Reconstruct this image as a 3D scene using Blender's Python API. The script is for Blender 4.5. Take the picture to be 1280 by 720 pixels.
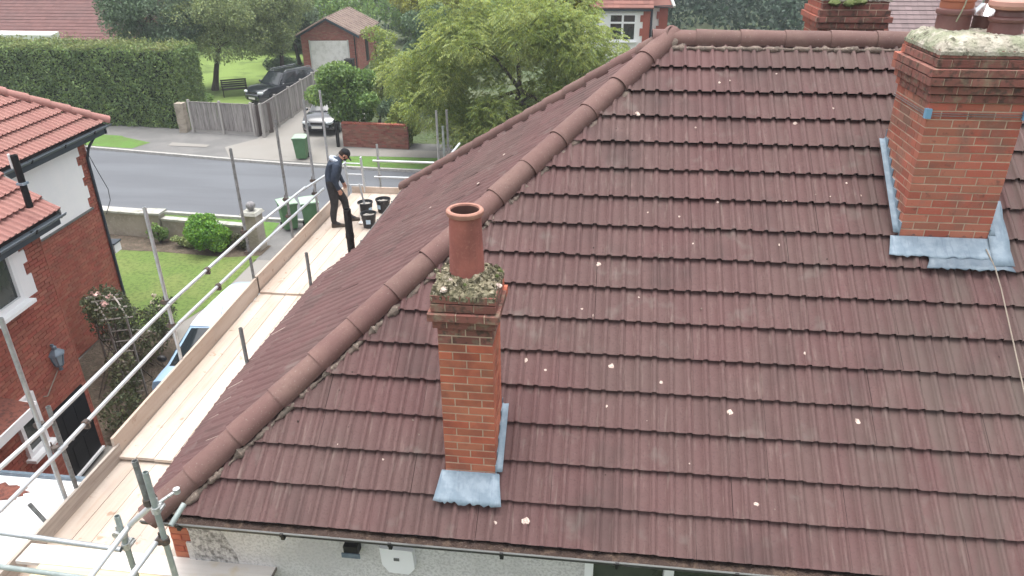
import bpy, bmesh, math, random
import numpy as np
from mathutils import Matrix, Vector, Euler
random.seed(7); RNG = np.random.default_rng(11)
for _o in list(bpy.data.objects): bpy.data.objects.remove(_o, do_unlink=True)
SC = bpy.context.scene
COL = SC.collection
R = math.radians
V3 = Vector

# ------------------------------------------------------------------ camera
cd = bpy.data.cameras.new('camera'); cam = bpy.data.objects.new('camera', cd); COL.objects.link(cam)
FW = V3((-0.11226819, 0.88826206, -0.44540584)); RT = V3((0.99258804, 0.12123624, -0.00841145)); UP = V3((-0.04652776, 0.44304885, 0.89528927))
CL = V3((3.71239, -4.59045, 9.55488)); FPX = 924.797
m = Matrix((RT, UP, -FW)).transposed().to_4x4(); m.translation = CL
cam.matrix_world = m
cd.sensor_width = 36.0; cd.lens = FPX / 1280 * 36; cd.clip_end = 1500; cd.clip_start = .05
SC.camera = cam

# ------------------------------------------------------------------ world, sun, exposure
w = bpy.data.worlds.new('World'); SC.world = w; w.use_nodes = True
nt = w.node_tree; nt.nodes.clear()
sky = nt.nodes.new('ShaderNodeTexSky'); sky.sky_type = 'NISHITA'; sky.sun_disc = False
SUN_EL, SUN_AZ = 84.0, 320.0      # azimuth clockwise from +Y
sky.sun_elevation = R(SUN_EL); sky.sun_rotation = R(SUN_AZ)
sky.air_density = 1.0; sky.dust_density = 6.0; sky.ozone_density = 1.0
hs = nt.nodes.new('ShaderNodeHueSaturation'); hs.inputs['Saturation'].default_value = .22
bg = nt.nodes.new('ShaderNodeBackground'); bg.inputs['Strength'].default_value = .15
wo = nt.nodes.new('ShaderNodeOutputWorld')
nt.links.new(sky.outputs[0], hs.inputs['Color']); nt.links.new(hs.outputs[0], bg.inputs['Color']); nt.links.new(bg.outputs[0], wo.inputs['Surface'])
sl = bpy.data.lights.new('sun', 'SUN'); sl.energy = 0.55; sl.angle = R(50); sl.color = (1, .97, .93)
so = bpy.data.objects.new('sun', sl); COL.objects.link(so)
sd = V3((math.sin(R(SUN_AZ)) * math.cos(R(SUN_EL)), math.cos(R(SUN_AZ)) * math.cos(R(SUN_EL)), math.sin(R(SUN_EL))))
so.rotation_euler = sd.to_track_quat('Z', 'Y').to_euler(); so.location = (0, 0, 40)
SC.view_settings.view_transform = 'Standard'; SC.view_settings.look = 'None'
SC.view_settings.exposure = 1.26; SC.view_settings.gamma = 1.0

# ------------------------------------------------------------------ materials
def mat(name, base, rough=.85, vary=0.0, hue=0.0, noise=(), bump=None, metal=0.0, spec=.4, transl=0.0, coat=0.0, emit=None, island=False, wave=None):
    """noise: tuples (scale(float or xyz), color, lo, hi, amount[, detail])"""
    ma = bpy.data.materials.new(name); ma.use_nodes = True
    n = ma.node_tree.nodes; L = ma.node_tree.links
    b = n['Principled BSDF']; b.inputs['Roughness'].default_value = rough; b.inputs['Metallic'].default_value = metal
    b.inputs['Specular IOR Level'].default_value = spec; b.inputs['Coat Weight'].default_value = coat
    geo = n.new('ShaderNodeNewGeometry'); pos = geo.outputs['Position']
    rgb = n.new('ShaderNodeRGB'); rgb.outputs[0].default_value = (*base, 1); cur = rgb.outputs[0]
    def vec(scale):
        if isinstance(scale, (tuple, list)):
            mp = n.new('ShaderNodeMapping'); mp.inputs['Scale'].default_value = scale; L.new(pos, mp.inputs['Vector']); return mp.outputs[0], 1.0
        return pos, scale
    for t in noise:
        scale, col, lo, hi, amt = t[:5]; det = t[5] if len(t) > 5 else 3
        v, s = vec(scale)
        nz = n.new('ShaderNodeTexNoise'); nz.inputs['Scale'].default_value = s; nz.inputs['Detail'].default_value = det; nz.inputs['Roughness'].default_value = .6
        L.new(v, nz.inputs['Vector'])
        mr = n.new('ShaderNodeMapRange'); mr.inputs['From Min'].default_value = lo; mr.inputs['From Max'].default_value = hi; mr.inputs['To Max'].default_value = amt
        L.new(nz.outputs['Fac'], mr.inputs['Value'])
        mx = n.new('ShaderNodeMix'); mx.data_type = 'RGBA'; L.new(mr.outputs[0], mx.inputs['Factor']); L.new(cur, mx.inputs['A']); mx.inputs['B'].default_value = (*col, 1)
        cur = mx.outputs['Result']
    if vary or hue:
        oi = n.new('ShaderNodeObjectInfo'); rsock = oi.outputs['Random']
        if island:
            rsock = geo.outputs['Random Per Island']
        h = n.new('ShaderNodeHueSaturation')
        m1 = n.new('ShaderNodeMapRange'); m1.inputs['To Min'].default_value = 1 - vary; m1.inputs['To Max'].default_value = 1 + vary; L.new(rsock, m1.inputs['Value']); L.new(m1.outputs[0], h.inputs['Value'])
        if hue:
            wn = n.new('ShaderNodeTexWhiteNoise'); wn.noise_dimensions = '1D'; L.new(rsock, wn.inputs['W'])
            m2 = n.new('ShaderNodeMapRange'); m2.inputs['To Min'].default_value = .5 - hue; m2.inputs['To Max'].default_value = .5 + hue; L.new(wn.outputs['Value'], m2.inputs['Value']); L.new(m2.outputs[0], h.inputs['Hue'])
            m3 = n.new('ShaderNodeMapRange'); m3.inputs['To Min'].default_value = 1 + hue * 8; m3.inputs['To Max'].default_value = 1 - hue * 8; L.new(wn.outputs['Value'], m3.inputs['Value']); L.new(m3.outputs[0], h.inputs['Saturation'])
        L.new(cur, h.inputs['Color']); cur = h.outputs[0]
    L.new(cur, b.inputs['Base Color'])
    if bump:
        v, s = vec(bump[0]); nz = n.new('ShaderNodeTexNoise'); nz.inputs['Scale'].default_value = s; nz.inputs['Detail'].default_value = 4; L.new(v, nz.inputs['Vector'])
        bp = n.new('ShaderNodeBump'); bp.inputs['Strength'].default_value = bump[1]; bp.inputs['Distance'].default_value = bump[2]
        L.new(nz.outputs['Fac'], bp.inputs['Height']); L.new(bp.outputs[0], b.inputs['Normal'])
    if transl:
        tr = n.new('ShaderNodeBsdfTranslucent'); L.new(cur, tr.inputs['Color']); ms = n.new('ShaderNodeMixShader'); ms.inputs[0].default_value = transl
        L.new(b.outputs[0], ms.inputs[1]); L.new(tr.outputs[0], ms.inputs[2]); L.new(ms.outputs[0], n['Material Output'].inputs['Surface'])
    return ma

M = {}
M['tile'] = mat('brown_concrete_tile', (.112, .058, .056), .8, vary=.07, hue=.002, noise=[((.9, .5, .5), (.105, .066, .060), .46, .68, .75), (14, (.135, .080, .075), .5, .75, .5), (55, (.06, .03, .03), .54, .70, .55), ((22, 3, 3), (.22, .17, .15), .58, .74, .4), (3.2, (.16, .135, .12), .60, .76, .6), (1.1, (.062, .038, .036), .56, .70, .6)], bump=(160, .3, .003))
M['tile_joined'] = mat('brown_concrete_tile_far', (.112, .058, .056), .8, vary=.08, hue=.002, island=True, noise=[((.9, .5, .5), (.105, .066, .060), .46, .68, .75), (14, (.135, .080, .075), .5, .75, .5), (3.2, (.16, .135, .12), .6, .78, .6), (1.1, (.062, .038, .036), .56, .70, .6)], bump=(160, .3, .003))
M['hiptile'] = mat('hip_tile_concrete', (.140, .078, .070), .85, vary=.10, hue=.004, noise=[(3.5, (.175, .105, .09), .4, .65, .8), (26, (.12, .07, .06), .52, .75, .6), (60, (.34, .31, .27), .62, .75, .5)], bump=(90, .4, .004))
M['underlay'] = mat('roof_underlay', (.03, .02, .02), .95)
M['mortar'] = mat('mortar_bedding', (.20, .155, .13), .95, noise=[(9, (.10, .085, .07), .45, .65, .8), (30, (.42, .37, .30), .58, .72, .7)], bump=(70, .8, .01))
M['brick'] = mat('orange_red_brick', (.42, .135, .078), .9, vary=.16, hue=.006, noise=[(5, (.22, .075, .055), .45, .65, .6), (45, (.34, .15, .11), .55, .75, .45), (120, (.12, .05, .04), .6, .75, .5)], bump=(120, .5, .003))
M['brick_old'] = mat('weathered_red_brick', (.40, .135, .090), .92, vary=.18, hue=.006, noise=[(3, (.20, .13, .10), .50, .66, .7), (40, (.36, .2, .15), .55, .75, .5), (14, (.07, .05, .045), .6, .75, .6)], bump=(110, .6, .004))
M['brick_top'] = mat('mossy_corbel_brick', (.23, .098, .078), .95, vary=.22, hue=.004, noise=[(9, (.24, .20, .14), .54, .66, .7), (16, (.06, .05, .04), .50, .66, .8)], bump=(90, .8, .006))
M['pointing'] = mat('brick_mortar', (.52, .41, .31), .95, noise=[(12, (.32, .23, .17), .4, .7, .6)], bump=(80, .4, .003))
M['brick_n'] = mat('neighbour_brick', (.35, .115, .08), .9, vary=.13, hue=.006, noise=[(2, (.26, .085, .06), .4, .65, .6), (60, (.32, .13, .09), .58, .75, .4)], bump=(120, .4, .002))
M['brick_nj'] = mat('neighbour_brick_far', (.35, .115, .08), .9, vary=.13, hue=.006, island=True, noise=[(2, (.26, .085, .06), .4, .65, .6), (60, (.32, .13, .09), .58, .75, .4)], bump=(120, .4, .002))
M['pointing_n'] = mat('red_mortar', (.24, .10, .075), .95)
M['white_render'] = mat('white_render', (.88, .88, .88), .85, noise=[(1.5, (.78, .80, .82), .45, .75, .6)], bump=(60, .2, .004))
M['pebbledash'] = mat('pebbledash_render', (.68, .67, .66), .95, noise=[(40, (.42, .41, .40), .45, .62, .7), (2.0, (.50, .49, .48), .45, .7, .6)], bump=(75, .9, .012))
M['soot'] = mat('sooty_render', (.60, .59, .58), .95, noise=[(40, (.42, .41, .40), .45, .62, .7), (26, (.12, .115, .11), .40, .64, .8)], bump=(75, .9, .012))
M['lead'] = mat('lead_flashing', (.18, .24, .295), .6, noise=[(9, (.26, .325, .385), .42, .6, .8), ((40, 5, 5), (.11, .155, .21), .55, .72, .6)], bump=(14, .5, .012), spec=.5)
M['lead2'] = mat('grey_lead', (.11, .15, .19), .5, noise=[(9, (.20, .25, .29), .5, .7, .8)], bump=(14, .5, .012), spec=.5)
M['pot'] = mat('terracotta_pot', (.36, .125, .10), .8, noise=[(4, (.24, .085, .07), .4, .62, .8), ((9, 9, 1.5), (.20, .075, .06), .5, .68, .7), (50, (.38, .17, .14), .54, .72, .5)], bump=(60, .2, .003))
M['pot_rim'] = mat('pale_pot_rim', (.40, .21, .16), .85, noise=[(12, (.28, .13, .10), .4, .65, .7)])
M['pot_brown'] = mat('brown_glazed_pot', (.155, .062, .055), .45, noise=[(6, (.20, .10, .09), .45, .7, .7)], spec=.6)
M['pot_or'] = mat('orange_pot', (.42, .15, .085), .7, noise=[(10, (.34, .13, .09), .4, .7, .6)])
M['pot_pink'] = mat('pink_pot_top', (.50, .27, .22), .7)
M['soot_in'] = mat('sooty_inside', (.10, .05, .04), .95)
M['cap'] = mat('lichened_cement', (.30, .26, .18), .95, noise=[(13, (.07, .062, .035), .44, .53, .95), (34, (.42, .38, .30), .58, .68, .8), (7, (.26, .24, .15), .52, .66, .7)], bump=(45, 1.0, .02))
M['cap_big'] = mat('lichened_cement_pale', (.36, .33, .27), .95, noise=[(2.5, (.25, .27, .18), .44, .56, .85), (9, (.50, .46, .39), .52, .64, .8), (14, (.09, .085, .06), .58, .66, .85)], bump=(30, 1.0, .02))
M['moss'] = mat('moss', (.10, .13, .04), .95, noise=[(30, (.20, .2, .1), .5, .7, .7)], bump=(60, 1, .02))
M['lichen'] = mat('white_lichen', (.58, .48, .42), .95, noise=[(70, (.30, .2, .17), .46, .62, .8)])
M['darkspot'] = mat('dark_moss_spot', (.03, .018, .015), .95)
M['gutter'] = mat('weathered_black_gutter', (.045, .043, .045), .6, noise=[(6, (.10, .11, .11), .5, .7, .7)])
M['gutter_lip'] = mat('faded_gutter_edge', (.15, .155, .15), .6, noise=[((2, 9, 9), (.09, .09, .09), .5, .7, .8)])
M['debris'] = mat('gutter_debris', (.05, .032, .026), .98, noise=[(12, (.11, .075, .055), .5, .65, .8), (60, (.30, .25, .2), .64, .74, .6)], bump=(50, 1, .02))
M['black'] = mat('black_plastic', (.012, .012, .013), .5)
M['black_gloss'] = mat('black_paint', (.008, .008, .010), .55, spec=.25)
M['blackpipe'] = mat('black_stack_paint', (.012, .011, .012), .7, noise=[(20, (.04, .035, .035), .5, .7, .6)])
M['upvc'] = mat('white_upvc', (.82, .83, .84), .4)
M['glass'] = mat('dark_window_glass', (.018, .024, .024), .08, spec=.8, noise=[(1.5, (.05, .06, .055), .45, .65, .6)])
M['glass_car'] = mat('car_glass', (.02, .026, .03), .07, spec=.9)
M['alu'] = mat('galvanised_tube', (.46, .49, .51), .42, vary=.16, metal=.55, noise=[((9, 9, 9), (.33, .35, .36), .45, .65, .7), (50, (.60, .62, .63), .55, .7, .5)], bump=(60, .2, .002))
M['alu_bright'] = mat('bright_tube', (.54, .57, .59), .45, vary=.08, metal=.35, noise=[(8, (.5, .53, .56), .5, .7, .6)])
M['alu_old'] = mat('weathered_tube', (.24, .25, .25), .7, vary=.15, metal=.3, noise=[(14, (.13, .13, .125), .45, .65, .7), (40, (.36, .37, .37), .58, .7, .6)])
M['alu_green'] = mat('greenish_tube', (.29, .34, .33), .6, metal=.3, noise=[(10, (.40, .44, .44), .45, .65, .7)])
M['coupler'] = mat('rusty_coupler', (.13, .11, .10), .7, metal=.4, vary=.3, noise=[(40, (.26, .14, .08), .52, .68, .7)])
M['coupler_w'] = mat('zinc_coupler', (.50, .52, .52), .5, metal=.5, noise=[(40, (.25, .25, .24), .5, .68, .7)])
M['board'] = mat('pale_scaffold_board', (.47, .395, .33), .85, vary=.13, hue=.006, noise=[((26, 1.0, 26), (.44, .33, .26), .45, .68, .75), ((4, .7, 4), (.54, .47, .41), .45, .65, .8), (5.5, (.30, .19, .13), .64, .72, .8), (30, (.42, .33, .27), .55, .72, .4), (1.6, (.40, .34, .30), .55, .72, .6)], bump=((60, 2, 60), .3, .003))
M['board_y'] = mat('yellow_scaffold_board', (.68, .55, .33), .85, vary=.08, hue=.006, noise=[((1.0, 26, 26), (.58, .43, .24), .45, .68, .6), (5.5, (.40, .26, .15), .66, .74, .6)], bump=((2, 60, 60), .3, .003))
M['board_g'] = mat('grey_old_board', (.40, .355, .31), .9, vary=.08, noise=[((26, 1.2, 26), (.26, .22, .19), .45, .66, .7), ((3, .8, 3), (.52, .47, .42), .5, .68, .8), (8, (.18, .14, .12), .64, .76, .6)], bump=((60, 2, 60), .3, .003))
M['board_pale'] = mat('greyish_white_board', (.70, .66, .62), .85, vary=.06, noise=[((1.0, 26, 26), (.60, .56, .52), .45, .68, .6), (3, (.62, .52, .36), .56, .72, .7)], bump=((2, 60, 60), .3, .003))
M['band'] = mat('board_end_band', (.25, .22, .2), .6, metal=.5)
M['asphalt'] = mat('road_asphalt', (.115, .122, .135), .9, noise=[((.12, .8, 1), (.14, .15, .165), .42, .62, .8), (30, (.085, .09, .10), .5, .7, .5)], bump=(90, .4, .004))
M['tarmac'] = mat('old_tarmac_pavement', (.15, .148, .145), .95, noise=[(.8, (.19, .185, .18), .42, .62, .8), (30, (.10, .10, .098), .5, .7, .5)], bump=(90, .4, .004))
M['concrete'] = mat('pavement_concrete', (.25, .238, .22), .95, noise=[(.9, (.24, .225, .205), .42, .62, .8), (20, (.21, .20, .18), .52, .7, .5)], bump=(60, .4, .005))
M['kerb'] = mat('kerb_stone', (.40, .39, .37), .9, vary=.12, noise=[(8, (.28, .27, .25), .45, .65, .7)])
M['lawn'] = mat('lawn_grass', (.17, .26, .06), .95, noise=[(.7, (.25, .29, .09), .45, .65, .8), (9, (.085, .13, .03), .45, .62, .6), (70, (.07, .11, .025), .45, .6, .5)], bump=(90, 1, .03))
M['verge'] = mat('verge_grass', (.14, .27, .055), .95, noise=[(1.3, (.14, .2, .06), .45, .65, .8), (60, (.06, .12, .025), .45, .6, .6)], bump=(90, 1, .03))
M['grass_far'] = mat('far_lawn_grass', (.22, .32, .08), .95, noise=[(.5, (.09, .14, .035), .5, .65, .8), (20, (.2, .25, .08), .5, .7, .6)], bump=(50, 1, .05))  # yellowish lawn green with broad darker patches at random
M['soil'] = mat('planting_bed_soil', (.105, .08, .06), .98, noise=[(5, (.17, .13, .10), .45, .62, .8), (22, (.06, .065, .035), .52, .64, .7)], bump=(25, 1, .06))
M['ground'] = mat('rough_ground', (.07, .10, .04), .98, noise=[(.3, (.10, .11, .06), .4, .65, .8), (4, (.05, .07, .03), .45, .6, .6)], bump=(5, 1, .1))
M['gwall'] = mat('garden_wall_concrete', (.36, .325, .27), .95, noise=[(1.6, (.25, .225, .18), .42, .62, .8), (14, (.42, .39, .33), .52, .7, .6)], bump=(40, .4, .006))
M['coping'] = mat('wall_coping', (.40, .395, .36), .9, noise=[(5, (.27, .27, .22), .45, .65, .8)])
M['fence'] = mat('grey_fence_board', (.30, .28, .27), .92, vary=.2, noise=[((18, 18, 1.5), (.13, .115, .11), .45, .65, .7)])
M['fence_post'] = mat('concrete_post', (.40, .38, .36), .9, vary=.1)
M['fence_dark'] = mat('brown_gate', (.14, .115, .105), .9, noise=[((18, 18, 1.5), (.09, .07, .065), .45, .65, .7)])
M['bark'] = mat('bark', (.06, .045, .035), .95, noise=[((12, 12, 2), (.11, .09, .07), .45, .65, .8)], bump=((20, 20, 3), 1, .03))
def leafmat(name, a, b, c=None, tr=.3):
    ns = [(.9, b, .42, .6, .85)]
    if c: ns.append((2.6, c, .55, .68, .8))
    return mat(name, a, .6, vary=.35, hue=.02, island=True, noise=ns, transl=tr, spec=.3)
M['hedge'] = leafmat('hedge_leaves', (.19, .28, .10), (.25, .35, .125), (.12, .18, .075), .25)
M['hedge_top'] = leafmat('hedge_top_leaves', (.25, .29, .11), (.19, .27, .09), (.33, .31, .17), .25)
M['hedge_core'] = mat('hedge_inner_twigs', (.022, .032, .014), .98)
M['leaf_light'] = leafmat('light_green_leaves', (.26, .33, .09), (.36, .41, .14), (.15, .215, .06), .35)
M['leaf_yellow'] = leafmat('yellow_green_leaves', (.33, .34, .06), (.25, .29, .07), (.42, .38, .07), .35)
M['leaf_mid'] = leafmat('mid_green_leaves', (.18, .29, .085), (.25, .36, .12), (.11, .19, .06), .3)
M['leaf_grey'] = leafmat('grey_green_leaves', (.25, .31, .14), (.32, .38, .17), (.17, .23, .11), .3)
M['leaf_dark'] = leafmat('dark_green_leaves', (.12, .185, .105), (.16, .23, .13), (.08, .125, .08), .2)
M['leaf_bluish'] = leafmat('far_wood_leaves', (.055, .09, .065), (.08, .12, .08), (.04, .065, .05), .2)
M['leaf_shrub'] = leafmat('bright_shrub_leaves', (.16, .34, .06), (.24, .42, .09), (.10, .22, .045), .3)
M['leaf_rose'] = leafmat('rose_leaves', (.075, .095, .045), (.11, .12, .06), (.10, .07, .05), .25)
M['petal'] = mat('pale_rose_petals', (.75, .66, .56), .7, vary=.1, island=True, transl=.2)
M['petal_pink'] = mat('pink_rose_petals', (.72, .48, .44), .7, vary=.1, island=True, transl=.2)
M['trellis'] = mat('grey_trellis_wood', (.30, .27, .245), .9, vary=.15)
M['redtile'] = mat('salmon_red_tile', (.335, .165, .142), .75, vary=.04, hue=.002, noise=[((.8, .8, .8), (.30, .145, .125), .42, .65, .8), (30, (.38, .21, .185), .52, .75, .4)], bump=(120, .2, .003))
M['fascia_dark'] = mat('slate_blue_fascia', (.045, .06, .078), .5)
M['gutter_n'] = mat('dark_slate_gutter', (.09, .11, .13), .45)
M['greytile'] = mat('purple_grey_tile', (.21, .155, .155), .85, vary=.12, island=True, noise=[(1.2, (.17, .125, .125), .42, .65, .7)])
M['browntile'] = mat('far_brown_tile', (.155, .076, .07), .9, vary=.10, island=True, noise=[((.2, .5, .5), (.14, .075, .07), .42, .62, .8), ((1.5, 6, 6), (.18, .095, .085), .5, .7, .5)])
M['garagetile'] = mat('garage_roof_tile', (.245, .185, .155), .9, vary=.10, island=True, noise=[(2, (.16, .11, .095), .45, .65, .8)])
M['redtile2'] = mat('far_red_tile', (.23, .105, .085), .9, vary=.15, island=True, noise=[(1.5, (.24, .11, .09), .45, .65, .8)])
M['garagebrick'] = mat('garage_brick', (.36, .15, .115), .92, vary=.14, hue=.01, island=True)
M['wallbrick'] = mat('garden_brick', (.24, .11, .085), .92, vary=.22, hue=.015, island=True)
M['door_white'] = mat('garage_door_white', (.84, .84, .82), .6, noise=[(3, (.64, .64, .61), .45, .65, .7)])
M['flat_white'] = mat('white_roof_coating', (.86, .87, .88), .7, noise=[(2.5, (.78, .80, .82), .5, .7, .7)])
M['torn'] = mat('torn_red_felt', (.20, .075, .055), .95, noise=[(14, (.09, .04, .035), .45, .62, .8)], bump=(30, 1, .02))
M['car_blue'] = mat('pale_blue_paint', (.33, .48, .66), .22, spec=.6, coat=.8)
M['car_roof'] = mat('blue_paint_sky_sheen', (.55, .64, .74), .16, spec=.7, coat=1.0)  # car_blue made paler: the sky's reflection is put into the roof colour
M['car_black'] = mat('black_car_paint', (.012, .015, .022), .15, spec=.7, coat=1.0)
M['tyre'] = mat('tyre_rubber', (.018, .018, .018), .85)
M['rim'] = mat('alloy_rim', (.35, .36, .37), .35, metal=.8)
M['lamp_clear'] = mat('clear_headlamp', (.55, .6, .62), .12, spec=.8)
M['plate'] = mat('white_number_plate', (.72, .72, .68), .5)
M['chrome'] = mat('chrome_trim', (.62, .64, .66), .2, metal=.9)
M['bin'] = mat('green_bin_plastic', (.085, .185, .085), .55, noise=[(5, (.10, .22, .11), .45, .65, .6)])
M['bin_lid'] = mat('faded_bin_lid', (.33, .45, .34), .5, noise=[(6, (.24, .36, .25), .45, .65, .6)])
M['binlabel'] = mat('white_bin_label', (.62, .68, .62), .6, noise=[(40, (.3, .45, .33), .52, .6, .8)])
M['bucket'] = mat('black_bucket', (.02, .022, .026), .45, noise=[(20, (.10, .10, .105), .56, .7, .6)])
M['cementmix'] = mat('wet_cement', (.33, .31, .28), .9, noise=[(20, (.18, .17, .16), .45, .65, .7)])
M['label_blue'] = mat('pale_blue_label', (.45, .60, .72), .6)
M['skin'] = mat('skin', (.52, .28, .20), .6)
M['navy'] = mat('navy_jacket', (.026, .038, .062), .9, noise=[(14, (.045, .06, .09), .45, .65, .8)], bump=(22, .8, .02))
M['trouser'] = mat('charcoal_trousers', (.032, .031, .033), .95, noise=[(12, (.05, .048, .048), .45, .65, .7)], bump=(20, .8, .02))
M['hood'] = mat('light_grey_hood', (.50, .55, .62), .9, noise=[(20, (.32, .37, .44), .45, .6, .8)], bump=(30, .8, .02))
M['hair'] = mat('dark_beard', (.03, .02, .016), .9)
M['cap_cloth'] = mat('black_cap_cloth', (.010, .011, .014), .9)
M['shoe'] = mat('brown_boot', (.075, .058, .045), .8)
M['benchwood'] = mat('dark_bench_wood', (.03, .026, .024), .8)
M['lantern'] = mat('blue_grey_lantern', (.14, .18, .22), .5, metal=.3)
M['lantern_glass'] = mat('pale_lantern_glass', (.28, .36, .42), .15)
M['cable'] = mat('tan_cable', (.30, .255, .21), .8)
M['wire'] = mat('thin_wire', (.05, .05, .055), .6)
M['blueplastic'] = mat('blue_plastic_corner', (.18, .36, .52), .5)
M['fascia_white'] = mat('white_fascia', (.62, .64, .62), .7, noise=[(2, (.5, .52, .5), .45, .65, .7)])
M['stone'] = mat('pale_stone_pillar', (.38, .33, .27), .95, noise=[(3, (.24, .21, .17), .45, .62, .8)], bump=(20, .6, .02))
M['ball'] = mat('grey_stone_ball', (.28, .27, .28), .95, noise=[(12, (.16, .16, .16), .45, .6, .7)], bump=(40, .6, .01))

# the tiles weather greyer towards the party line on the right
for _n in ('tile', 'tile_joined'):
    _t = M[_n].node_tree; _b = _t.nodes['Principled BSDF']; _src = _b.inputs['Base Color'].links[0].from_socket
    _g = _t.nodes.new('ShaderNodeNewGeometry'); _s = _t.nodes.new('ShaderNodeSeparateXYZ'); _t.links.new(_g.outputs['Position'], _s.inputs[0])
    _m = _t.nodes.new('ShaderNodeMapRange'); _m.inputs['From Min'].default_value = 5.0; _m.inputs['From Max'].default_value = 7.6; _t.links.new(_s.outputs['X'], _m.inputs['Value'])
    _mp = _t.nodes.new('ShaderNodeMapping'); _mp.inputs['Scale'].default_value = (5, 1.2, 1.2); _t.links.new(_g.outputs['Position'], _mp.inputs['Vector'])
    _z = _t.nodes.new('ShaderNodeTexNoise'); _z.inputs['Scale'].default_value = 1.0; _z.inputs['Detail'].default_value = 5; _t.links.new(_mp.outputs[0], _z.inputs['Vector'])
    _r = _t.nodes.new('ShaderNodeMapRange'); _r.inputs['From Min'].default_value = .38; _r.inputs['From Max'].default_value = .66; _t.links.new(_z.outputs['Fac'], _r.inputs['Value'])
    _k = _t.nodes.new('ShaderNodeMath'); _k.operation = 'MULTIPLY'; _t.links.new(_m.outputs[0], _k.inputs[0]); _t.links.new(_r.outputs[0], _k.inputs[1])
    _x = _t.nodes.new('ShaderNodeMix'); _x.data_type = 'RGBA'; _t.links.new(_k.outputs[0], _x.inputs['Factor']); _t.links.new(_src, _x.inputs['A']); _x.inputs['B'].default_value = (.105, .078, .068, 1); _t.links.new(_x.outputs['Result'], _b.inputs['Base Color'])

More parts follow.
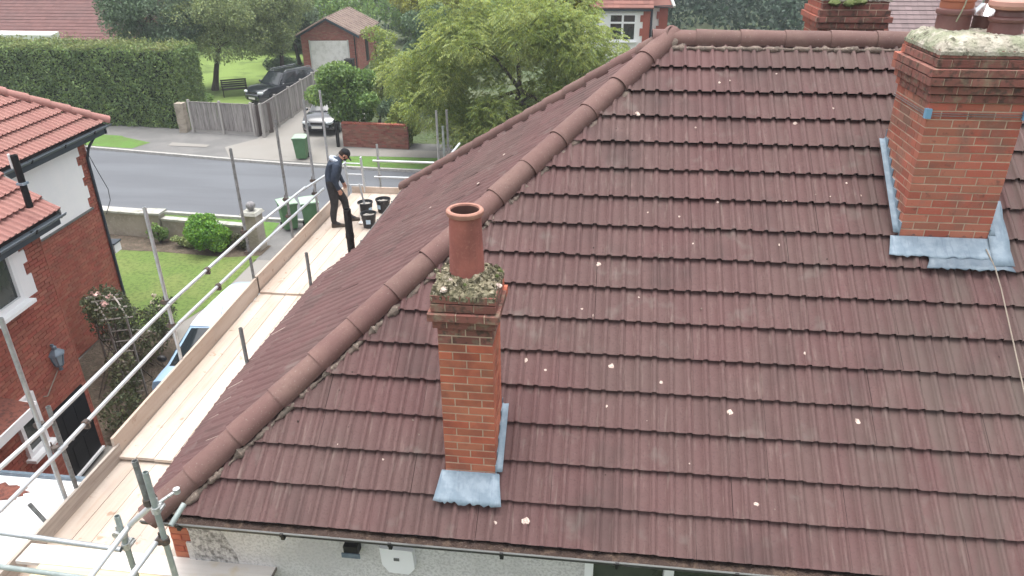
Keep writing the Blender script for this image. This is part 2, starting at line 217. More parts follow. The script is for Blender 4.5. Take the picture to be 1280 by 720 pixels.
# ------------------------------------------------------------------ mesh helpers
class MB:
    def __init__(s): s.v = []; s.f = []; s.mi = []; s.cur = 0
    def add(s, vs, fs):
        b = len(s.v); s.v += [tuple(p) for p in vs]; s.f += [tuple(b + i for i in f) for f in fs]; s.mi += [s.cur] * len(fs); return s
    def box(s, c, d, M4=None):
        x, y, z = d[0] / 2, d[1] / 2, d[2] / 2
        vs = [V3((c[0] + a * x, c[1] + b * y, c[2] + e * z)) for e in (-1, 1) for b in (-1, 1) for a in (-1, 1)]
        if M4 is not None: vs = [M4 @ v for v in vs]
        return s.add(vs, [(0, 2, 3, 1), (4, 5, 7, 6), (0, 1, 5, 4), (2, 6, 7, 3), (0, 4, 6, 2), (1, 3, 7, 5)])
    def hexa(s, p):   # 4 bottom ccw, 4 top ccw
        return s.add(p, [(3, 2, 1, 0), (4, 5, 6, 7), (0, 1, 5, 4), (1, 2, 6, 5), (2, 3, 7, 6), (3, 0, 4, 7)])
    def tube(s, p0, p1, r0, r1=None, n=10, caps=True, hollow=0):
        r1 = r0 if r1 is None else r1; p0, p1 = V3(p0), V3(p1); d = (p1 - p0).normalized()
        a = d.orthogonal().normalized(); b = d.cross(a); vs = []
        for p, r in ((p0, r0), (p1, r1)):
            for k in range(n):
                t = 2 * math.pi * k / n; vs.append(p + a * math.cos(t) * r + b * math.sin(t) * r)
        fs = [(k, (k + 1) % n, n + (k + 1) % n, n + k) for k in range(n)]
        if hollow:
            for p, q in ((p0, d), (p1, -d)):
                for dep in (0, .12):
                    for k in range(n):
                        t = 2 * math.pi * k / n; vs.append(p + q * dep + (a * math.cos(t) + b * math.sin(t)) * r0 * hollow)
            for e, base in ((0, 2 * n), (1, 4 * n)):
                o = e * n
                for k in range(n):
                    k2 = (k + 1) % n
                    fs.append((o + k, base + k, base + k2, o + k2) if e == 0 else (o + k, o + k2, base + k2, base + k))
                    fs.append((base + k, base + n + k, base + n + k2, base + k2) if e == 0 else (base + k, base + k2, base + n + k2, base + n + k))
                fs.append(tuple(base + n + k for k in range(n)))
        elif caps:
            fs += [tuple(range(n))[::-1], tuple(range(n, 2 * n))]
        return s.add(vs, fs)
    def path(s, pts, r, n=6, caps=True):
        pts = [V3(p) for p in pts]; vs = []; rr = r if isinstance(r, (list, tuple)) else [r] * len(pts); a = None
        for i, p in enumerate(pts):
            d = (pts[min(i + 1, len(pts) - 1)] - pts[max(i - 1, 0)]).normalized()
            a = d.orthogonal().normalized() if a is None else (a - d * a.dot(d)).normalized()
            b = d.cross(a)
            for k in range(n):
                t = 2 * math.pi * k / n; vs.append(p + (a * math.cos(t) + b * math.sin(t)) * rr[i])
        fs = [(i * n + k, i * n + (k + 1) % n, (i + 1) * n + (k + 1) % n, (i + 1) * n + k) for i in range(len(pts) - 1) for k in range(n)]
        if caps: fs += [tuple(range(n))[::-1], tuple(range((len(pts) - 1) * n, len(pts) * n))]
        return s.add(vs, fs)
    def lathe(s, prof, c=(0, 0, 0), n=24, M4=None):
        vs = []
        for r, z in prof:
            for k in range(n):
                t = 2 * math.pi * k / n; v = V3((c[0] + r * math.cos(t), c[1] + r * math.sin(t), c[2] + z)); vs.append(M4 @ v if M4 is not None else v)
        fs = [(i * n + k, i * n + (k + 1) % n, (i + 1) * n + (k + 1) % n, (i + 1) * n + k) for i in range(len(prof) - 1) for k in range(n)]
        return s.add(vs, fs)
    def prism(s, poly, M4, t):      # polygon (x,z) in M4's XZ plane, extruded along its +Y by t
        n = len(poly); vs = [M4 @ V3((x, 0, z)) for x, z in poly] + [M4 @ V3((x, t, z)) for x, z in poly]
        return s.add(vs, [tuple(range(n)), tuple(range(2 * n - 1, n - 1, -1))] + [(k, n + k, n + (k + 1) % n, (k + 1) % n) for k in range(n)])
    def grid(s, P):                 # P[i][j] points
        a, b = len(P), len(P[0]); return s.add([q for r in P for q in r], [(i * b + j, i * b + j + 1, (i + 1) * b + j + 1, (i + 1) * b + j) for i in range(a - 1) for j in range(b - 1)])
    def mesh(s, name, mats, smooth=None):
        me = bpy.data.meshes.new(name); me.from_pydata(s.v, [], s.f); 
        for x in (mats if isinstance(mats, (list, tuple)) else [mats]): me.materials.append(M[x])
        if any(s.mi): me.polygons.foreach_set('material_index', s.mi)
        me.update()
        bmx = bmesh.new(); bmx.from_mesh(me); bmesh.ops.recalc_face_normals(bmx, faces=bmx.faces); bmx.to_mesh(me); bmx.free()
        if smooth: me.polygons.foreach_set('use_smooth', [True] * len(me.polygons)); me.set_sharp_from_angle(angle=R(smooth))
        return me

INV = {}
def tag(o, label=None, cat=None, group=None, kind=None):
    if label: o['label'] = label
    if cat: o['category'] = cat
    if group: o['group'] = group
    if kind: o['kind'] = kind
    return o
def thing(name, label, cat, loc=(0, 0, 0), rotz=0, group=None, local=True):
    o = bpy.data.objects.new(name, None); COL.objects.link(o); o.empty_display_size = .2
    o.location = loc; o.rotation_euler = (0, 0, rotz); tag(o, label, cat, group)
    if not local: INV[o.name] = (Matrix.Translation(loc) @ Matrix.Rotation(rotz, 4, 'Z')).inverted()
    return o
def link(name, me, parent=None, mw=None, label=None, kind=None):
    o = bpy.data.objects.new(name, me); COL.objects.link(o)
    if parent is not None:
        o.parent = parent
        if parent.name in INV: o.matrix_parent_inverse = INV[parent.name]
    if mw is not None: o.matrix_basis = mw
    if label: o['label'] = label
    if kind: o['kind'] = kind
    return o
def part(mb, name, mats, parent=None, smooth=None, **k): return link(name, mb.mesh(name, mats, smooth), parent, **k)
def solo(mb, name, mats, label, cat, group=None, smooth=None, loc=None):
    o = link(name, mb.mesh(name, mats, smooth)); tag(o, label, cat, group)
    if loc: o.location = loc
    return o
def struct(mb, name, mats): o = link(name, mb.mesh(name, mats)); o['kind'] = 'structure'; return o
def copy_tree(o, parent=None):
    c = o.copy(); COL.objects.link(c); c.parent = parent
    for ch in list(o.children): copy_tree(ch, c)
    return c
def frame(o, x, y, z): 
    mm = Matrix((V3(x), V3(y), V3(z))).transposed().to_4x4(); mm.translation = V3(o); return mm
def npmesh(name, Vv, F, mats, mi=None):
    me = bpy.data.meshes.new(name); Vv = np.asarray(Vv, np.float32); F = np.asarray(F, np.int32); k = F.shape[1]
    me.vertices.add(len(Vv)); me.vertices.foreach_set('co', Vv.ravel()); me.loops.add(F.size); me.loops.foreach_set('vertex_index', F.ravel())
    me.polygons.add(len(F)); me.polygons.foreach_set('loop_start', np.arange(0, F.size, k, dtype=np.int32)); me.polygons.foreach_set('loop_total', np.full(len(F), k, np.int32))
    for x in (mats if isinstance(mats, (list, tuple)) else [mats]): me.materials.append(M[x])
    if mi is not None: me.polygons.foreach_set('material_index', np.asarray(mi, np.int32))
    me.update(); me.validate(); return me
def G(px, py, z=0.0):              # where the sight line through a photo pixel meets height z
    d = FW + RT * ((px - 640) / FPX) - UP * ((py - 360) / FPX); t = (z - CL.z) / d.z; return CL + d * t
def seen(P):                       # pixel of a point, and its depth
    d = V3(P) - CL; D = d.dot(FW); return 640 + FPX * d.dot(RT) / D, 360 - FPX * d.dot(UP) / D, D
def flat(pts, z, name, m): 
    mb = MB(); mb.add([(p[0], p[1], z) for p in pts], [tuple(range(len(pts)))]); return struct(mb, name, m)

# ================================================================== GROUND
flat([(-400, -80), (400, -80), (400, 600), (-400, 600)], 0, 'ground', 'ground')
farK = [(-45, 31.5), (-30, 28.6), (-20, 26.95), (-16.4, 26.35), (-12.7, 25.75), (-9.9, 25.35), (-5.8, 25.0), (0, 24.75), (12, 24.6), (50, 24.5)]
nearK = [(-45, 22.9), (-30, 21.0), (-20, 19.95), (-15, 19.5), (-10.95, 19.15), (-9.07, 19.0), (-5, 18.85), (0, 18.75), (12, 18.7), (50, 18.6)]
flat(nearK + farK[::-1], .004, 'road', 'asphalt')
def off(K, d): return [(x, y + d) for x, y in K]
flat(off(farK, .14) + off(farK, 4.1)[::-1], .10, 'far_pavement', 'tarmac')
flat([(-19.8, 28.9), (-17.9, 28.05), (-18.2, 27.0), (-20, 27.2), (-24, 27.9), (-26, 28.6), (-26, 29.9), (-20, 29.1)], .106, 'far_verge_left', 'verge')
flat([(-8.0, 25.35), (-7.9, 26.6), (-5.4, 27.0), (0, 26.9), (8, 26.8), (30, 26.8), (30, 24.75), (12, 24.8), (0, 24.95), (-5.7, 25.2)], .106, 'far_verge_right', 'verge')
flat([(-12.9, 26.0), (-8.1, 25.5), (-8.3, 28.2), (-9.2, 36), (-13.4, 36), (-13.0, 29.2), (-13.9, 27.6)], .110, 'far_driveway', 'concrete')
flat([(-7.9, 26.75), (-8.2, 28.0), (-5.3, 27.9), (14, 27.6), (14, 26.9)], .111, 'far_footpath', 'concrete')
flat([(-17.1, 29.9), (-13.6, 29.9), (-14.1, 42), (-12.4, 47.5), (-18, 49), (-16.8, 37)], .03, 'side_driveway', 'concrete')
flat([(-60, 32.4), (-17.1, 30.6), (-17.0, 37), (-18.3, 49), (-20, 70), (-70, 72)], .02, 'far_lawn', 'grass_far')
flat([(-7.0, 15.6), (-2.5, 15.5), (-2.5, 18.85), (-9.2, 19.0), (-30, 21.0), (-30, 18.6), (-9, 17.6), (-7.4, 17.55)], .012, 'near_pavement', 'tarmac')
flat([(-30, 19.3), (-15, 18.1), (-10.6, 17.9), (-8.3, 17.85), (-8.3, 18.9), (-9.07, 18.95), (-10.95, 19.1), (-15, 19.45), (-20, 19.9), (-30, 20.9)], .018, 'near_verge', 'verge')
flat([(-8.2, 17.4), (-7.35, 17.3), (-7.5, 18.7), (-8.3, 18.8)], .019, 'gate_verge', 'verge')
flat([(-9.6, -6), (-.2, -6), (.4, 15.6), (-6.95, 15.8), (-7.25, 11.0), (-8.9, 11.0)], .008, 'driveway', 'concrete')
flat([(-20, 16.4), (-20, 11.6), (-9.2, 11.3), (-7.3, 11.1), (-6.95, 12.5), (-7.0, 15.95), (-8.0, 15.75), (-10.3, 15.95), (-11.8, 15.95), (-14, 16.1)], .016, 'front_lawn', 'lawn')
flat([(-7.9, 6.4), (-5.7, 6.4), (-5.75, 8.2), (-6.6, 10.2), (-7.2, 10.9), (-8.9, 10.9), (-8.4, 6.4)], .023, 'wall_bed', 'soil')
flat([(-20, 16.2), (-14, 16.0), (-11.8, 15.85), (-10.3, 15.85), (-8.0, 15.65), (-6.95, 15.9), (-6.95, 16.7), (-20, 17.9)], .022, 'planting_bed', 'soil')
for k_, q_ in enumerate([[(308, 186), (322, 180), (343, 181), (330, 187)], [(332, 190), (350, 186), (372, 189), (366, 196), (340, 195)], [(215, 178), (262, 181), (258, 184), (210, 182)]]):
    pp = [G(a, b, .115) for a, b in q_]; flat([(p.x, p.y) for p in pp], .115 + .002 * k_, 'pavement_patch', 'concrete')
def kerbs(K, dy, nm):
    mb = MB(); 
    for (x0, y0), (x1, y1) in zip(K, K[1:]):
        L = math.hypot(x1 - x0, y1 - y0); n = max(1, int(L / .92))
        for k in range(n):
            a, b = k / n, (k + 1) / n - .012 / L; ax, ay, bx, by = x0 + (x1 - x0) * a, y0 + (y1 - y0) * a, x0 + (x1 - x0) * b, y0 + (y1 - y0) * b
            mb.hexa([(ax, ay, -.1), (bx, by, -.1), (bx, by + dy, -.1), (ax, ay + dy, -.1), (ax, ay, .115), (bx, by, .115), (bx, by + dy, .12), (ax, ay + dy, .12)])
    struct(mb, nm, 'kerb')
kerbs(farK, .14, 'far_kerb'); kerbs([(x, y - .14) for x, y in nearK], .14, 'near_kerb')

# ================================================================== OUR HOUSE
ALPHA = .66293; CA, SA = math.cos(ALPHA), math.sin(ALPHA); TA = math.tan(ALPHA); ZE = 4.9; LH = 8.842; G_ = .345; TW = .3038
house = thing('semi_detached_house', 'rendered house under a brown hipped tile roof with brick chimneys, seen from above', 'house', (5, 4.4, 0), local=False)
RX = 14.0                                        # roof runs on beyond the frame
rl = LH / 2; rz = ZE + rl * TA - .03
mb = MB(); e = ZE - .035
A = [(0, 0, e), (RX, 0, e), (RX, LH, e), (0, LH, e), (rl, rl, e + rl * TA), (RX, rl, e + rl * TA)]
mb.add(A, [(0, 1, 5, 4), (0, 4, 3), (3, 4, 5, 2), (0, 3, 2, 1)])
roof = part(mb, 'roof', 'underlay', house)
# one double-roll tile, local x across, y up the slope, z out of the slope
PR = [(0, 0), (.073, 0), (.078, -.009), (.090, .019), (.108, .029), (.126, .019), (.138, -.010), (.143, 0)]
PR = [(x, z) for x, z in PR] + [(x + .152, z) for x, z in PR] + [(.3042, 0)]
def tile_arrays(length=.365):
    vs, fs = [], []
    h0, h1 = .054, .013
    for x, z in PR: vs.append((x, 0, z + h0))
    for x, z in PR: vs.append((x, length, z + h1))
    n = len(PR)
    for k in range(n - 1): fs.append((k, k + 1, n + k + 1, n + k))
    b = len(vs)
    for x, z in PR: vs.append((x, 0, z + h0))
    for x, z in PR: vs.append((x, .024, z + h0 - .030))
    for k in range(n - 1): fs.append((b + k, b + n + k, b + n + k + 1, b + k + 1))
    return np.array(vs, float), np.array(fs, int)
TV, TF = tile_arrays()
TILE_ME = npmesh('roof_tile', TV, TF, 'tile')
def plane_frame(o, u, s): 
    u, s = V3(u), V3(s); return frame(o, u, s, u.cross(s))
FS = plane_frame((0, 0, ZE - .035), (1, 0, 0), (0, CA, SA))
FWs = plane_frame((0, LH, ZE - .035), (0, -1, 0), (CA, 0, SA))      # west slope: x' runs toward the viewer
FNn = plane_frame((RX, LH, ZE - .035), (-1, 0, 0), (0, -CA, SA))
NR = 17
south = []
for j in range(NR):
    s0 = j * G_ - .02
    xlo = max(0, s0) * CA
    for i in range(int((xlo - .4) / TW), int((RX - .5) / TW)):
        x = i * TW + .07
        if x + TW < xlo - .0: continue
        if s0 > rl / CA - .2: continue
        south.append((i, j, x, s0))
def area_key(t):
    P = FS @ V3((t[2] + .15, t[3] + .17, .03)); px, py, D = seen(P)
    inside = -10 < px < 1300 and 0 < py < 740
    return (0 if inside else 1, D)
south.sort(key=area_key)
def jit(a): return random.uniform(-a, a)
# chimney footprints that cut away the tiles under them
HOLES = [(2.49, 2.91, .42, .84), (6.60, 7.35, 2.45, 3.2)]
def in_hole(x, y): return any(a < x < b and c < y < d for a, b, c, d in HOLES)
joined = []
def clip_bm(me, planes):
    b = bmesh.new(); b.from_mesh(me)
    for co, no in planes: bmesh.ops.bisect_plane(b, geom=b.verts[:] + b.edges[:] + b.faces[:], plane_co=co, plane_no=no, clear_outer=True)
    b.to_mesh(me); b.free(); return me
HIPN = V3((-1, 1, 0)).normalized()               # outside of the south slope beyond x=y
cnt = 0
for i, j, x, s0 in south:
    T = FS @ Matrix.Translation((x + jit(.003), s0 + jit(.0035), jit(.002))) @ Matrix.Rotation(jit(.004), 4, 'Z') @ Matrix.Rotation(jit(.006), 4, 'X')
    P = T @ V3((.15, .17, 0))
    xl = s0 * CA; xr = (s0 + .365) * CA
    cut = (x < xr + .02)
    if cnt < 300:
        if cut:
            me = npmesh('roof_tile', (np.c_[TV, np.ones(len(TV))] @ np.array(T).T)[:, :3], TF, 'tile'); clip_bm(me, [(V3((0, 0, 0)), HIPN)])
            if len(me.polygons) < 3: continue
            link('roof_tile', me, roof)
        else: link('roof_tile', TILE_ME, roof, T)
        cnt += 1
    else: joined.append((np.c_[TV, np.ones(len(TV))] @ np.array(T).T)[:, :3])
def join_tiles(lst, name, m, planes, parent, F=TF):
    n = len(lst[0]); Vv = np.concatenate(lst); FF = np.concatenate([F + k * n for k in range(len(lst))]); me = npmesh(name, Vv, FF, m)
    if planes: clip_bm(me, planes)
    return link(name, me, parent, kind='stuff')
o = join_tiles(joined, 'roof_tile', 'tile_joined', [(V3((0, 0, 0)), HIPN)], roof)
o['label'] = 'brown tiles towards the right and out of frame'
west = []
for j in range(NR):
    s0 = j * G_ - .02; lo = max(0, s0) * CA
    if s0 > rl / CA - .2: continue
    for i in range(int((lo - .4) / TW), int((LH - lo) / TW) + 1):
        if s0 < 0 and False: continue
        T = FWs @ Matrix.Translation((i * TW + jit(.003), s0 + jit(.006), jit(.003))) @ Matrix.Rotation(jit(.01), 4, 'Z') @ Matrix.Rotation(jit(.012), 4, 'X')
        tv = TV.copy()
        tv[:, 2] += np.where(tv[:, 0] > -1, np.tile([p[1] for p in PR], len(tv) // len(PR)), 0) * -.25
        if j: tv[:, 2] += np.where(tv[:, 1] < .1, .012, 0)
        if j == 0: tv[:, 2] = .022 + (tv[:, 2] - .022) * .35
        west.append((np.c_[tv, np.ones(len(tv))] @ np.array(T).T)[:, :3])
def west_shift(Vv):
    y = Vv[:, 1]; s = np.clip((Vv[:, 2] - ZE) / SA, 0, 9)
    t = np.clip((y - 4.75) / 1.1, 0, 1); t = t * t * (3 - 2 * t)
    near = .215 + .10 * np.clip(y / 2.0, 0, 1); offs = near * (1 - t) + .075 * t
    Vv[:, 0] -= offs * np.clip(1 - s / 2.2, 0, 1) ** 1.3; return Vv
west = [west_shift(v) for v in west]
n = len(west[0]); me = npmesh('roof_tile', np.concatenate(west), np.concatenate([TF + k * n for k in range(len(west))]), 'tile_joined')
clip_bm(me, [(V3((-.0, 0, 0)), V3((1, -1, 0)).normalized()), (V3((0, .10, 0)), V3((0, -1, 0))), (V3((0, LH, 0)), V3((1, 1, 0)).normalized())])
o = link('roof_tile', me, roof, kind='stuff'); o['label'] = 'brown tiles of the left hip slope above the scaffold'
# hip and ridge tiles
def hip_mesh(L=.52, r0=.134, r1=.119, n=13, th=.013):
    mb = MB(); vs = []
    for y, r in ((0, r0), (L, r1)):
        for rr in (r, r - th):
            for k in range(n):
                t = R(-22 + 224 * k / (n - 1)); vs.append((rr * math.cos(t), y, rr * math.sin(t) * .92))
    fs = []
    for k in range(n - 1):
        fs += [(k, k + 1, 2 * n + k + 1, 2 * n + k), (k, n + k, n + k + 1, k + 1)]
    mb.add(vs, fs); return mb.mesh('hip_tile', 'hiptile', 50)
HME = hip_mesh()
def ridge_run(P0, P1, name, start=-.06):
    P0, P1 = V3(P0), V3(P1); d = (P1 - P0).normalized(); L = (P1 - P0).length; x = d.cross(V3((0, 0, 1))).normalized(); z = x.cross(d)
    k = start
    while k < L - .1:
        T = frame(P0 + d * k + z * (.03 + jit(.003)) + x * jit(.004), x, d, z) @ Matrix.Rotation(jit(.012), 4, 'Z') @ Matrix.Rotation(jit(.004), 4, 'X')
        link(name, HME, roof, T); k += .488
    return d, x, z
HP0, HP1 = V3((-.05, -.05, ZE - .02)), V3((rl, rl, rz - .03))
ridge_run(HP0, HP1, 'hip_tile'); ridge_run(V3((-.06, LH + .06, ZE - .02)), HP1, 'hip_tile'); ridge_run(V3((rl - .14, rl, rz - .045)), V3((RX, rl, rz - .045)), 'ridge_tile')
def rough_strip(P0, P1, r, name, sx, m='mortar', step=.03, amp=.5, seed=3):
    rr = random.Random(seed); P0, P1 = V3(P0), V3(P1); L = (P1 - P0).length; n = int(L / step); pts = []; rad = []
    for k in range(n + 1):
        t = k / n; q = P0.lerp(P1, t); w = 1 + amp * math.sin(k * .7 + seed) * rr.random(); pts.append(q + V3((rr.uniform(-.3, .3) * r, rr.uniform(-.3, .3) * r, rr.uniform(-.15, .15) * r))); rad.append(max(.3 * r, r * w * rr.uniform(.6, 1.25)))
    mb = MB(); mb.path(pts, rad, 7); part(mb, name, m, sx, smooth=60)
hd = (HP1 - HP0).normalized()
# mortar beds run where the hip tiles meet each slope
rough_strip(HP0 + V3((.172, 0, .012)), HP1 + V3((.172, 0, -.0)), .030, 'mortar_bedding', roof, amp=1.0)
rough_strip(HP0 + V3((0, .172, .012)), HP1 + V3((0, .172, -.0)), .028, 'mortar_bedding', roof, seed=5)
rough_strip(V3((rl, rl - .150, rz - .085)), V3((RX, rl - .150, rz - .085)), .030, 'mortar_bedding', roof, seed=6)
rough_strip(V3((.12, LH - .0, ZE)), V3((rl, rl + .12, rz)), .045, 'mortar_bedding', roof, seed=8)
for q, r in (((rl + .02, rl - .07, rz - .03), .09), ((rl + .13, rl - .12, rz - .08), .06)):
    mb = MB(); mb.lathe([(0.0, r * .8), (r * .5, r * .66), (r * .8, r * .35), (r, 0), (r * .9, -r * .5)], q, 14)
    for k in range(len(mb.v)): mb.v[k] = tuple(c + random.uniform(-.12, .12) * r for c in mb.v[k])
    part(mb, 'mortar_patch', 'mortar', roof, smooth=60)
# white lichen and splashes of dried mortar
SPOTS = [(3.1, 1.27, 5.89), (3.89, 1.26, 5.88), (4.34, 1.16, 5.8), (3.29, 1.2, 5.84), (3.85, .96, 5.65), (4.94, .97, 5.66), (6.02, .96, 5.65), (5.13, .36, 5.18), (3.22, .13, 5.0), (3.73, 2.09, 6.53), (4.51, 2.54, 6.88), (4.2, 2.57, 6.91), (4.08, 3.54, 7.66), (4.95, 3.9, 7.95), (5.06, 3.92, 7.96), (5.72, 3.49, 7.62), (4.89, 2.68, 6.99), (5.47, 2.32, 6.71), (6.17, 2.91, 7.17), (6.28, 2.79, 7.08), (3.7, 1.65, 6.19), (3.59, 1.7, 6.23), (6.11, 3.63, 7.73), (2.96, .11, 4.99), (5.57, 4.02, 8.04), (4.69, 3.42, 7.57), (5.62, 1.44, 6.02)]
BIGS = {0: .028, 2: .021, 1: .03, 5: .034, 6: .03, 8: .034, 4: .022, 9: .024, 7: .022, 15: .024, 12: .028}
ns = V3((0, -SA, CA))
def splat(P, r, m, nm, N, U, S, th=.006):
    mb = MB(); k = 9; T = frame(P, U, S, N); rr = [r * random.uniform(.6, 1.25) for _ in range(k)]
    vs = [T @ V3((rr[a] * math.cos(6.283 * a / k), rr[a] * math.sin(6.283 * a / k), 0)) for a in range(k)] + [T @ V3((.7 * rr[a] * math.cos(6.283 * a / k), .7 * rr[a] * math.sin(6.283 * a / k), th)) for a in range(k)]
    mb.add(vs, [(a, (a + 1) % k, k + (a + 1) % k, k + a) for a in range(k)] + [tuple(range(k, 2 * k))]); part(mb, nm, m, roof)
def tile_top(x, y):                # height over the deck plane of the tile surface
    s = y / CA; xx = ((x - .07) % TW) % .152; f = ((s + .02) % G_) / .365
    z = float(np.interp(xx, [p[0] for p in PR[:9]], [p[1] for p in PR[:8]] + [0])); return .054 * (1 - f) + .013 * f + z
for k, (x, y, z) in enumerate(SPOTS):
    P = FS @ V3((x, y / CA, tile_top(x, y) + .0005)); splat(P, BIGS.get(k, random.uniform(.011, .017)), 'lichen', 'lichen_spot', ns, V3((1, 0, 0)), V3((0, CA, SA)), .003)
for k in range(46):
    x = random.uniform(.8, 8.2); y = random.uniform(.05, min(x - .3, 4.1)); P = FS @ V3((x, y / CA, tile_top(x, y) + .0005)); splat(P, random.uniform(.005, .012), random.choice(['lichen', 'darkspot', 'darkspot', 'mortar']), 'lichen_spot', ns, V3((1, 0, 0)), V3((0, CA, SA)), .003)
NWs = V3((-SA, 0, CA))
for k, q in enumerate([(465, 322), (466, 327), (508, 340), (500, 290), (632, 196), (540, 262), (600, 232)]):
    d = FW + RT * ((q[0] - 640) / FPX) - UP * ((q[1] - 360) / FPX); n_ = V3((-SA, 0, CA)); P0 = V3((0, 0, ZE + .01)); t = (P0 - CL).dot(n_) / d.dot(n_); P = CL + d * t
    splat(P + n_ * .035, .02, 'lichen', 'lichen_spot', n_, V3((0, -1, 0)), V3((CA, 0, SA)), .006)

# gutter, debris and brackets along the south eave
WY = .20
def gutter(P0, P1, out, parent, m='gutter', r=.06, bracket=.95, lip='gutter_lip'):
    P0, P1, out = V3(P0), V3(P1), V3(out); d = (P1 - P0).normalized(); L = (P1 - P0).length; mb = MB(); n = 9
    prof = [(-r * math.cos(math.pi * k / (n - 1)), -r * math.sin(math.pi * k / (n - 1))) for k in range(n)]
    pi_ = [(a * .9, b * .9) for a, b in prof]
    rows = [[p + out * a + V3((0, 0, b)) for p in (P0, P1)] for a, b in prof + pi_[::-1]]; rows.append(rows[0]); mb.grid(rows)
    g = part(mb, 'gutter', m, parent, smooth=50)
    mb = MB(); mb.tube(P0 + out * r + V3((0, 0, .004)), P1 + out * r + V3((0, 0, .004)), .009, n=6); part(mb, 'gutter_lip', lip, g)
    k = .35
    while k < L:
        q = P0 + d * k; mb = MB(); mb.box((0, 0, 0), (.03, r * 2.1, r * .7), frame(q + V3((0, 0, -r * .62)), d, out, (0, 0, 1))); mb.box((0, 0, 0), (.03, .02, .03), frame(q + out * (r + .012) + V3((0, 0, -.002)), d, out, (0, 0, 1)))
        part(mb, 'gutter_bracket', 'black', g); k += bracket
    return g
gut = gutter((-.16, -.060, ZE - .042), (RX, -.060, ZE - .042), (0, -1, 0), house, r=.070, lip='gutter_lip')
mb = MB(); pts = [[V3((x, yy, ZE - .052 + (.016 if 0 < a < 3 else 0) * random.random() + .008 * math.sin(x * 5))) for a, yy in enumerate((-.124, -.085, -.045, .0))] for x in np.arange(-.1, RX, .06)]
mb.grid(pts); part(mb, 'gutter_debris', 'debris', gut)
mb = MB(); mb.box((RX / 2 - .03, .06, ZE - .11), (RX + .1, .1, .17)); part(mb, 'fascia', 'gutter', house)
mb = MB(); mb.box((RX / 2, .12, ZE - .19), (RX + .1, .12, .02)); part(mb, 'soffit', 'gutter', house)
gutter((-.08, 5.9, ZE - .05), (-.08, LH, ZE - .05), (-1, 0, 0), house, r=.06)
mb = MB(); mb.box((.04, LH / 2 + .05, ZE - .10), (.06, LH - .15, .14)); part(mb, 'fascia', 'gutter', house)
# walls: south wall of pebbledash with a brick corner, west wall of brick
mb = MB(); mb.box((-.15 + (RX + .15) / 2, WY + .15, ZE / 2 - .1), (RX + .15, .3, ZE - .2)); mb.box((.0, (WY + .31 + LH - .3) / 2, ZE / 2 - .1), (.28, LH - .6 - .31, ZE - .2))
mb.box((7.0, LH - .3, ZE / 2 - .1), (13.4, .3, ZE - .2))
wall = part(mb, 'wall', 'brick_nj', house)
mb = MB(); z1 = ZE - .205
poly = [(.78, 2.0), (RX, 2.0), (RX, z1), (.03, z1), (.03, z1 - .22), (.06, z1 - .22), (.06, z1 - .38), (-.02, z1 - .38), (-.02, z1 - .9), (.12, z1 - .9), (.12, z1 - 1.2), (.0, z1 - 1.2), (.0, 2.0)]
mb.prism(poly[1:], frame((0, WY, 0), (1, 0, 0), (0, -1, 0), (0, 0, 1)), .022); part(mb, 'pebbledash_render', 'pebbledash', house)
BM_CACHE = {}
def brick_me(l, m, h=.065, d=.10):
    key = (round(l, 3), m, h)
    if key not in BM_CACHE:
        mb = MB(); b = .0025; x, z = l / 2, h / 2
        mb.add([(-x, -d, -z), (x, -d, -z), (x, -d, z), (-x, -d, z), (-x, -b, -z), (x, -b, -z), (x, -b, z), (-x, -b, z), (-x + b, 0, -z + b), (x - b, 0, -z + b), (x - b, 0, z - b), (-x + b, 0, z - b)],
               [(0, 1, 5, 4), (1, 2, 6, 5), (2, 3, 7, 6), (3, 0, 4, 7), (4, 5, 9, 8), (5, 6, 10, 9), (6, 7, 11, 10), (7, 4, 8, 11), (8, 9, 10, 11)])
        BM_CACHE[key] = mb.mesh('brick', m)
    return BM_CACHE[key]
def brick_rows(length, z0, z1, course=.075, bl=.225, phase=0):
    out = []; r = 0; z = z0
    while z + .06 < z1:
        x = 0; first = bl if (r + phase) % 2 == 0 else bl / 2
        while x < length - .03:
            l = min(first, length - x)
            if length - x - l < .05: l = length - x
            out.append((x + l / 2, z + .0375, l - .010)); x += l; first = bl
        z += course; r += 1
    return out
def lay(rows, T, m, parent, limit=10 ** 9, skip=None, mj=None, jitter=.003, prefer=None):
    """T: x along the wall, y outwards, z up"""
    items = [(x, z, l) for x, z, l in rows if not (skip and skip(x, z, l))]
    if prefer: items.sort(key=lambda t: prefer(T @ V3((t[0], 0, t[1]))))
    mb = MB()
    for k, (x, z, l) in enumerate(items):
        TT = T @ Matrix.Translation((x, jit(jitter), z)) @ Matrix.Rotation(jit(.006), 4, 'Y')
        if k < limit: link('brick', brick_me(l, m), parent, TT)
        else: mb.box((0, -.05, 0), (l, .1, .065), TT)
    if mb.v: part(mb, 'brick', mj or m, parent, kind='stuff')
corner = link('brick_quoin', MB().box((-.05, WY + .11, 4.2), (.2, .2, .9)).mesh('brick_quoin', 'pointing'), house)
lay(brick_rows(.34, 3.5, z1 - .01), frame((-.172, WY - .006, 0), (1, 0, 0), (0, -1, 0), (0, 0, 1)), 'brick', corner)
lay(brick_rows(2.0, 3.3, z1 - .01), frame((-.168, WY - .005, 0), (0, 1, 0), (-1, 0, 0), (0, 0, 1)), 'brick_old', corner, limit=40)
mb = MB(); mb.prism([(.04, 3.6), (.5, 3.6), (.47, 4.2), (.40, 4.42), (.30, z1), (.04, z1)], frame((0, WY - .022, 0), (1, 0, 0), (0, -1, 0), (0, 0, 1)), .003); part(mb, 'soot_stain', 'soot', house)

